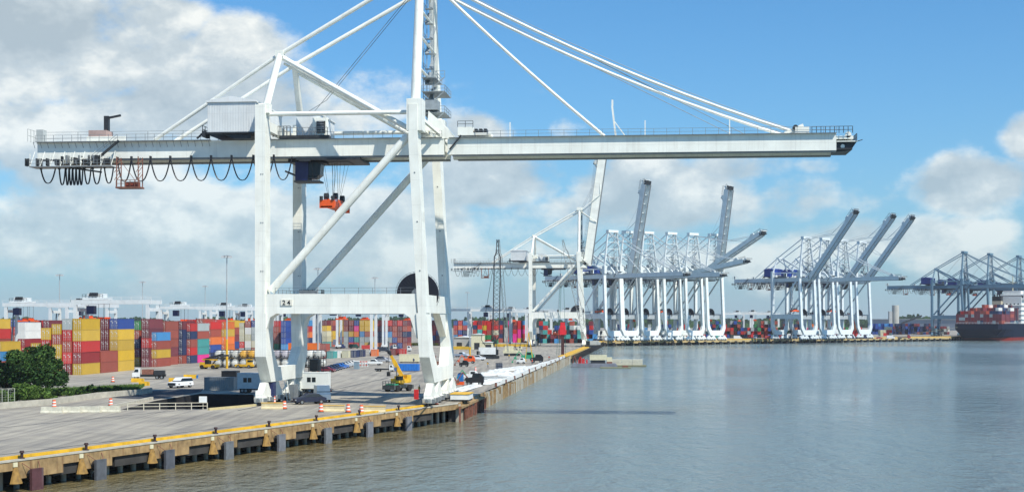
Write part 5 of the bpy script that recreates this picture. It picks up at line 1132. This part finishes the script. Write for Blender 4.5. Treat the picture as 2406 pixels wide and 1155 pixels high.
# lashing bridges
m = MB()
for y in (18, 32, 46):
    m.box(1,y-.8,14.2,39,y-.3,15.0)
    for i in range(14): m.box(1+i*2.9,y-.8,15,1.25+i*2.9,y-.4,26)
link('lashing_bridge', m.mesh('lashing_bridge', mat('lashing_red', (.22,.05,.04), .7)), shp)
ca3, sa3 = fo, fd
for yi, y in enumerate((4, 18.5, 33, 47.2)):
    for xi in range(15):
        hh = [4,4,4,5,5,5,5,6,6,5,5,6,6,6,5][xi] - (1 if yi == 0 else 0) - (rnd.random() < .3)
        for t2 in range(hh):
            sbox(SP+fo*(2.4+xi*2.52)+fd*y+Vector((0,0,14.3)), -FS, 1.22, 12.2, t2*2.7, 2.68, rnd.choice('UUMKUMUUAANUTU' if t2 < 3 else 'RUMKNNUUW'))
for y in (92, 107, 122, 137, 152, 167):
    for xi in range(15):
        for t2 in range(rnd.randint(4, 6)): sbox(SP+fo*(2.4+xi*2.52)+fd*y+Vector((0,0,14.3)), -FS, 1.22, 12.2, t2*2.7, 2.68, rnd.choice('UMKUMRUWAN'))
tag(link('container_stacks', stuffm.mesh('container_stacks', [mat('box_'+CN[k].replace(' ', '_'), PAL[k], .6, 0, .25, .2) for k in SKEY])), 'far off container stacks behind the cranes and on the ship deck', 'container stacks', None, 'stuff')
# ---------------------------------------------------------------- vegetation
def leafmat(name, c): 
    m = mat(name, c, .7, 0, .45, .5); b = m.node_tree.nodes['Principled BSDF']; b.inputs['Specular IOR Level'].default_value = .2; return m
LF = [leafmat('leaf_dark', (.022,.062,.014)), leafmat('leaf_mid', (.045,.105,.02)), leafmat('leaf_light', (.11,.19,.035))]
BARK = mat('bark', (.07,.055,.04), .9, 0, .4, 4)
def leaves(m, c, r, n, size, rg, w=(0,0,1)):
    for _ in range(n):
        th_ = rg.uniform(0, 2*math.pi); cp = rg.uniform(-1, 1); rr = r*rg.uniform(.55, 1.05)**.7; sp_ = math.sqrt(1-cp*cp)
        o = Vector((c[0]+rr*sp_*math.cos(th_), c[1]+rr*sp_*math.sin(th_), c[2]+rr*.8*cp)); nrm = Vector((rg.gauss(0,1), rg.gauss(0,1), rg.gauss(.5,1))).normalized()
        a = nrm.orthogonal().normalized(); b = nrm.cross(a); k = size*rg.uniform(.6, 1.3)
        m.add([o-a*k, o+b*k*.55, o+a*k, o-b*k*.55], [(0,1,2,3)], rg.choice(w))
def tree(px, d, H, Rr, nc, nl, label, seed, w=(0,0,1), size=.30, name='tree', low=.25, group=None):
    rg = random.Random(seed); t = thing(name, label, 'tree' if name == 'tree' else 'bush', P(px, d), 0, group); tm = MB(); cm_ = MB()
    tm.tube((0,0,-.1),(.2,.1,H*.35),.03*H,8,0,.02*H); cl = []
    for i in range(nc):
        z = H*rg.uniform(low, .93); f = math.sqrt(max(.05, 1-((z/H-.45)/.56)**2)); a = rg.uniform(0, 2*math.pi); rr = Rr*f*rg.uniform(.35, .9); c = (rr*math.cos(a), rr*math.sin(a), z); cl.append(c)
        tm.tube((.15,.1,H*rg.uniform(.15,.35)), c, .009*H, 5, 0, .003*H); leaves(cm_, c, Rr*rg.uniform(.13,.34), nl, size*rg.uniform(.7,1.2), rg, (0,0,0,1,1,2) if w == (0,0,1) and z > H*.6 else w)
    link('trunk', tm.mesh('trunk', BARK), t); link('crown', cm_.mesh('crown', LF, False), t)
tree(84, 262, 9.0, 6.4, 56, 240, 'dense dark green tree at the left edge in front of the yellow containers', 1)
tree(10, 268, 6.0, 4.6, 26, 260, 'lower dark green tree cut by the left edge', 2)
tree(62, 247, 3.2, 3.2, 18, 220, 'bright green bush below the dark tree', 3, (1,2,2), .22, 'bush', .1)
tree(98, 246, 2.4, 2.6, 14, 200, 'smaller bright green bush right of the first below the tree', 4, (1,2,2), .2, 'bush', .1)
tree(20, 246, 2.2, 2.8, 12, 200, 'bright green bush behind the wire fence', 5, (1,2,2), .2, 'bush', .1)
for i, (px, d, h, r_, lb) in enumerate([(150,265,1.3,1.9,'small pale green bush at the right foot of the tree'), (180,268,1.0,1.8,'low bush left of the rounded dark bush'), (212,270,1.9,1.8,'rounded dark bush in the middle of the hedge strip'), (238,272,1.2,1.8,'low bush right of the rounded dark bush'), (268,274,1.3,1.9,'low bush past the middle of the hedge strip'), (298,276,1.1,1.7,'low bush near the right end of the hedge strip'), (322,278,.8,1.3,'tiny bush at the right end of the hedge strip')]):
    tree(px, d, h, r_, 9, 130, lb, 20+i, (0,1,2) if i != 2 else (0,0,1), .18, 'bush', .1, 'low bushes along the ramp')
gm = MB(); rg = random.Random(12)
for i in range(16000):
    t1 = rg.random(); a = G(-40+370*t1, 944-30*t1).lerp(G(-40+380*t1, 922-16*t1), rg.random()); h = rg.uniform(.2,.8); an = rg.uniform(0, 3.14); dx, dy = math.cos(an)*.10, math.sin(an)*.10
    gm.add([a-Vector((dx,dy,0)), a+Vector((dx,dy,0)), a+Vector((rg.uniform(-.1,.1), rg.uniform(-.1,.1), h))], [(0,1,2)], rg.choice((1,2,2)))
tag(link('grass', gm.mesh('grass', LF, False)), 'rough green grass strip beside the ramp', 'grass', None, 'stuff')
fm_ = MB(); rg = random.Random(5)
for i in range(2600):
    px = rg.uniform(-60, 2500); d = 2600+rg.uniform(0, 260); c = P(px, d); h = 13+7*math.sin(px*.011)*math.sin(px*.031+1)+rg.uniform(-3,4); 
    for _ in range(5):
        o = c+Vector((rg.uniform(-8,8), rg.uniform(-8,8), rg.uniform(.2, 1)*h)); k = rg.uniform(3, 6); an = rg.uniform(0, 3.14); fm_.add([o+Vector((math.cos(an)*k,math.sin(an)*k,-k*.7)), o+Vector((-math.cos(an)*k,-math.sin(an)*k,-k*.7)), o+Vector((-math.cos(an)*k*.5,-math.sin(an)*k*.5,k*.6)), o+Vector((math.cos(an)*k*.4,math.sin(an)*k*.4,k*.8))], [(0,1,2,3)], rg.choice((0,0,1)))
tag(link('distant_woods', fm_.mesh('distant_woods', LF, False)), 'low line of distant woods on the horizon', 'woods', None, 'stuff')
# ---------------------------------------------------------------- river haze
hzm = bpy.data.materials.new('river_haze'); hzm.use_nodes = True; t_ = hzm.node_tree; t_.nodes.clear()
pv = t_.nodes.new('ShaderNodeVolumePrincipled'); pv.inputs['Color'].default_value = (.90, .95, 1, 1); pv.inputs['Density'].default_value = .00006; pv.inputs['Anisotropy'].default_value = .1
mo_ = t_.nodes.new('ShaderNodeOutputMaterial'); t_.links.new(pv.outputs[0], mo_.inputs['Volume'])
hb = link('haze', MB().box(-2900, -140, -5.2, 8000, 4900, 120).mesh('haze', hzm)); tag(hb, kind='stuff', label='thin blue river haze'); hb['category'] = 'haze'
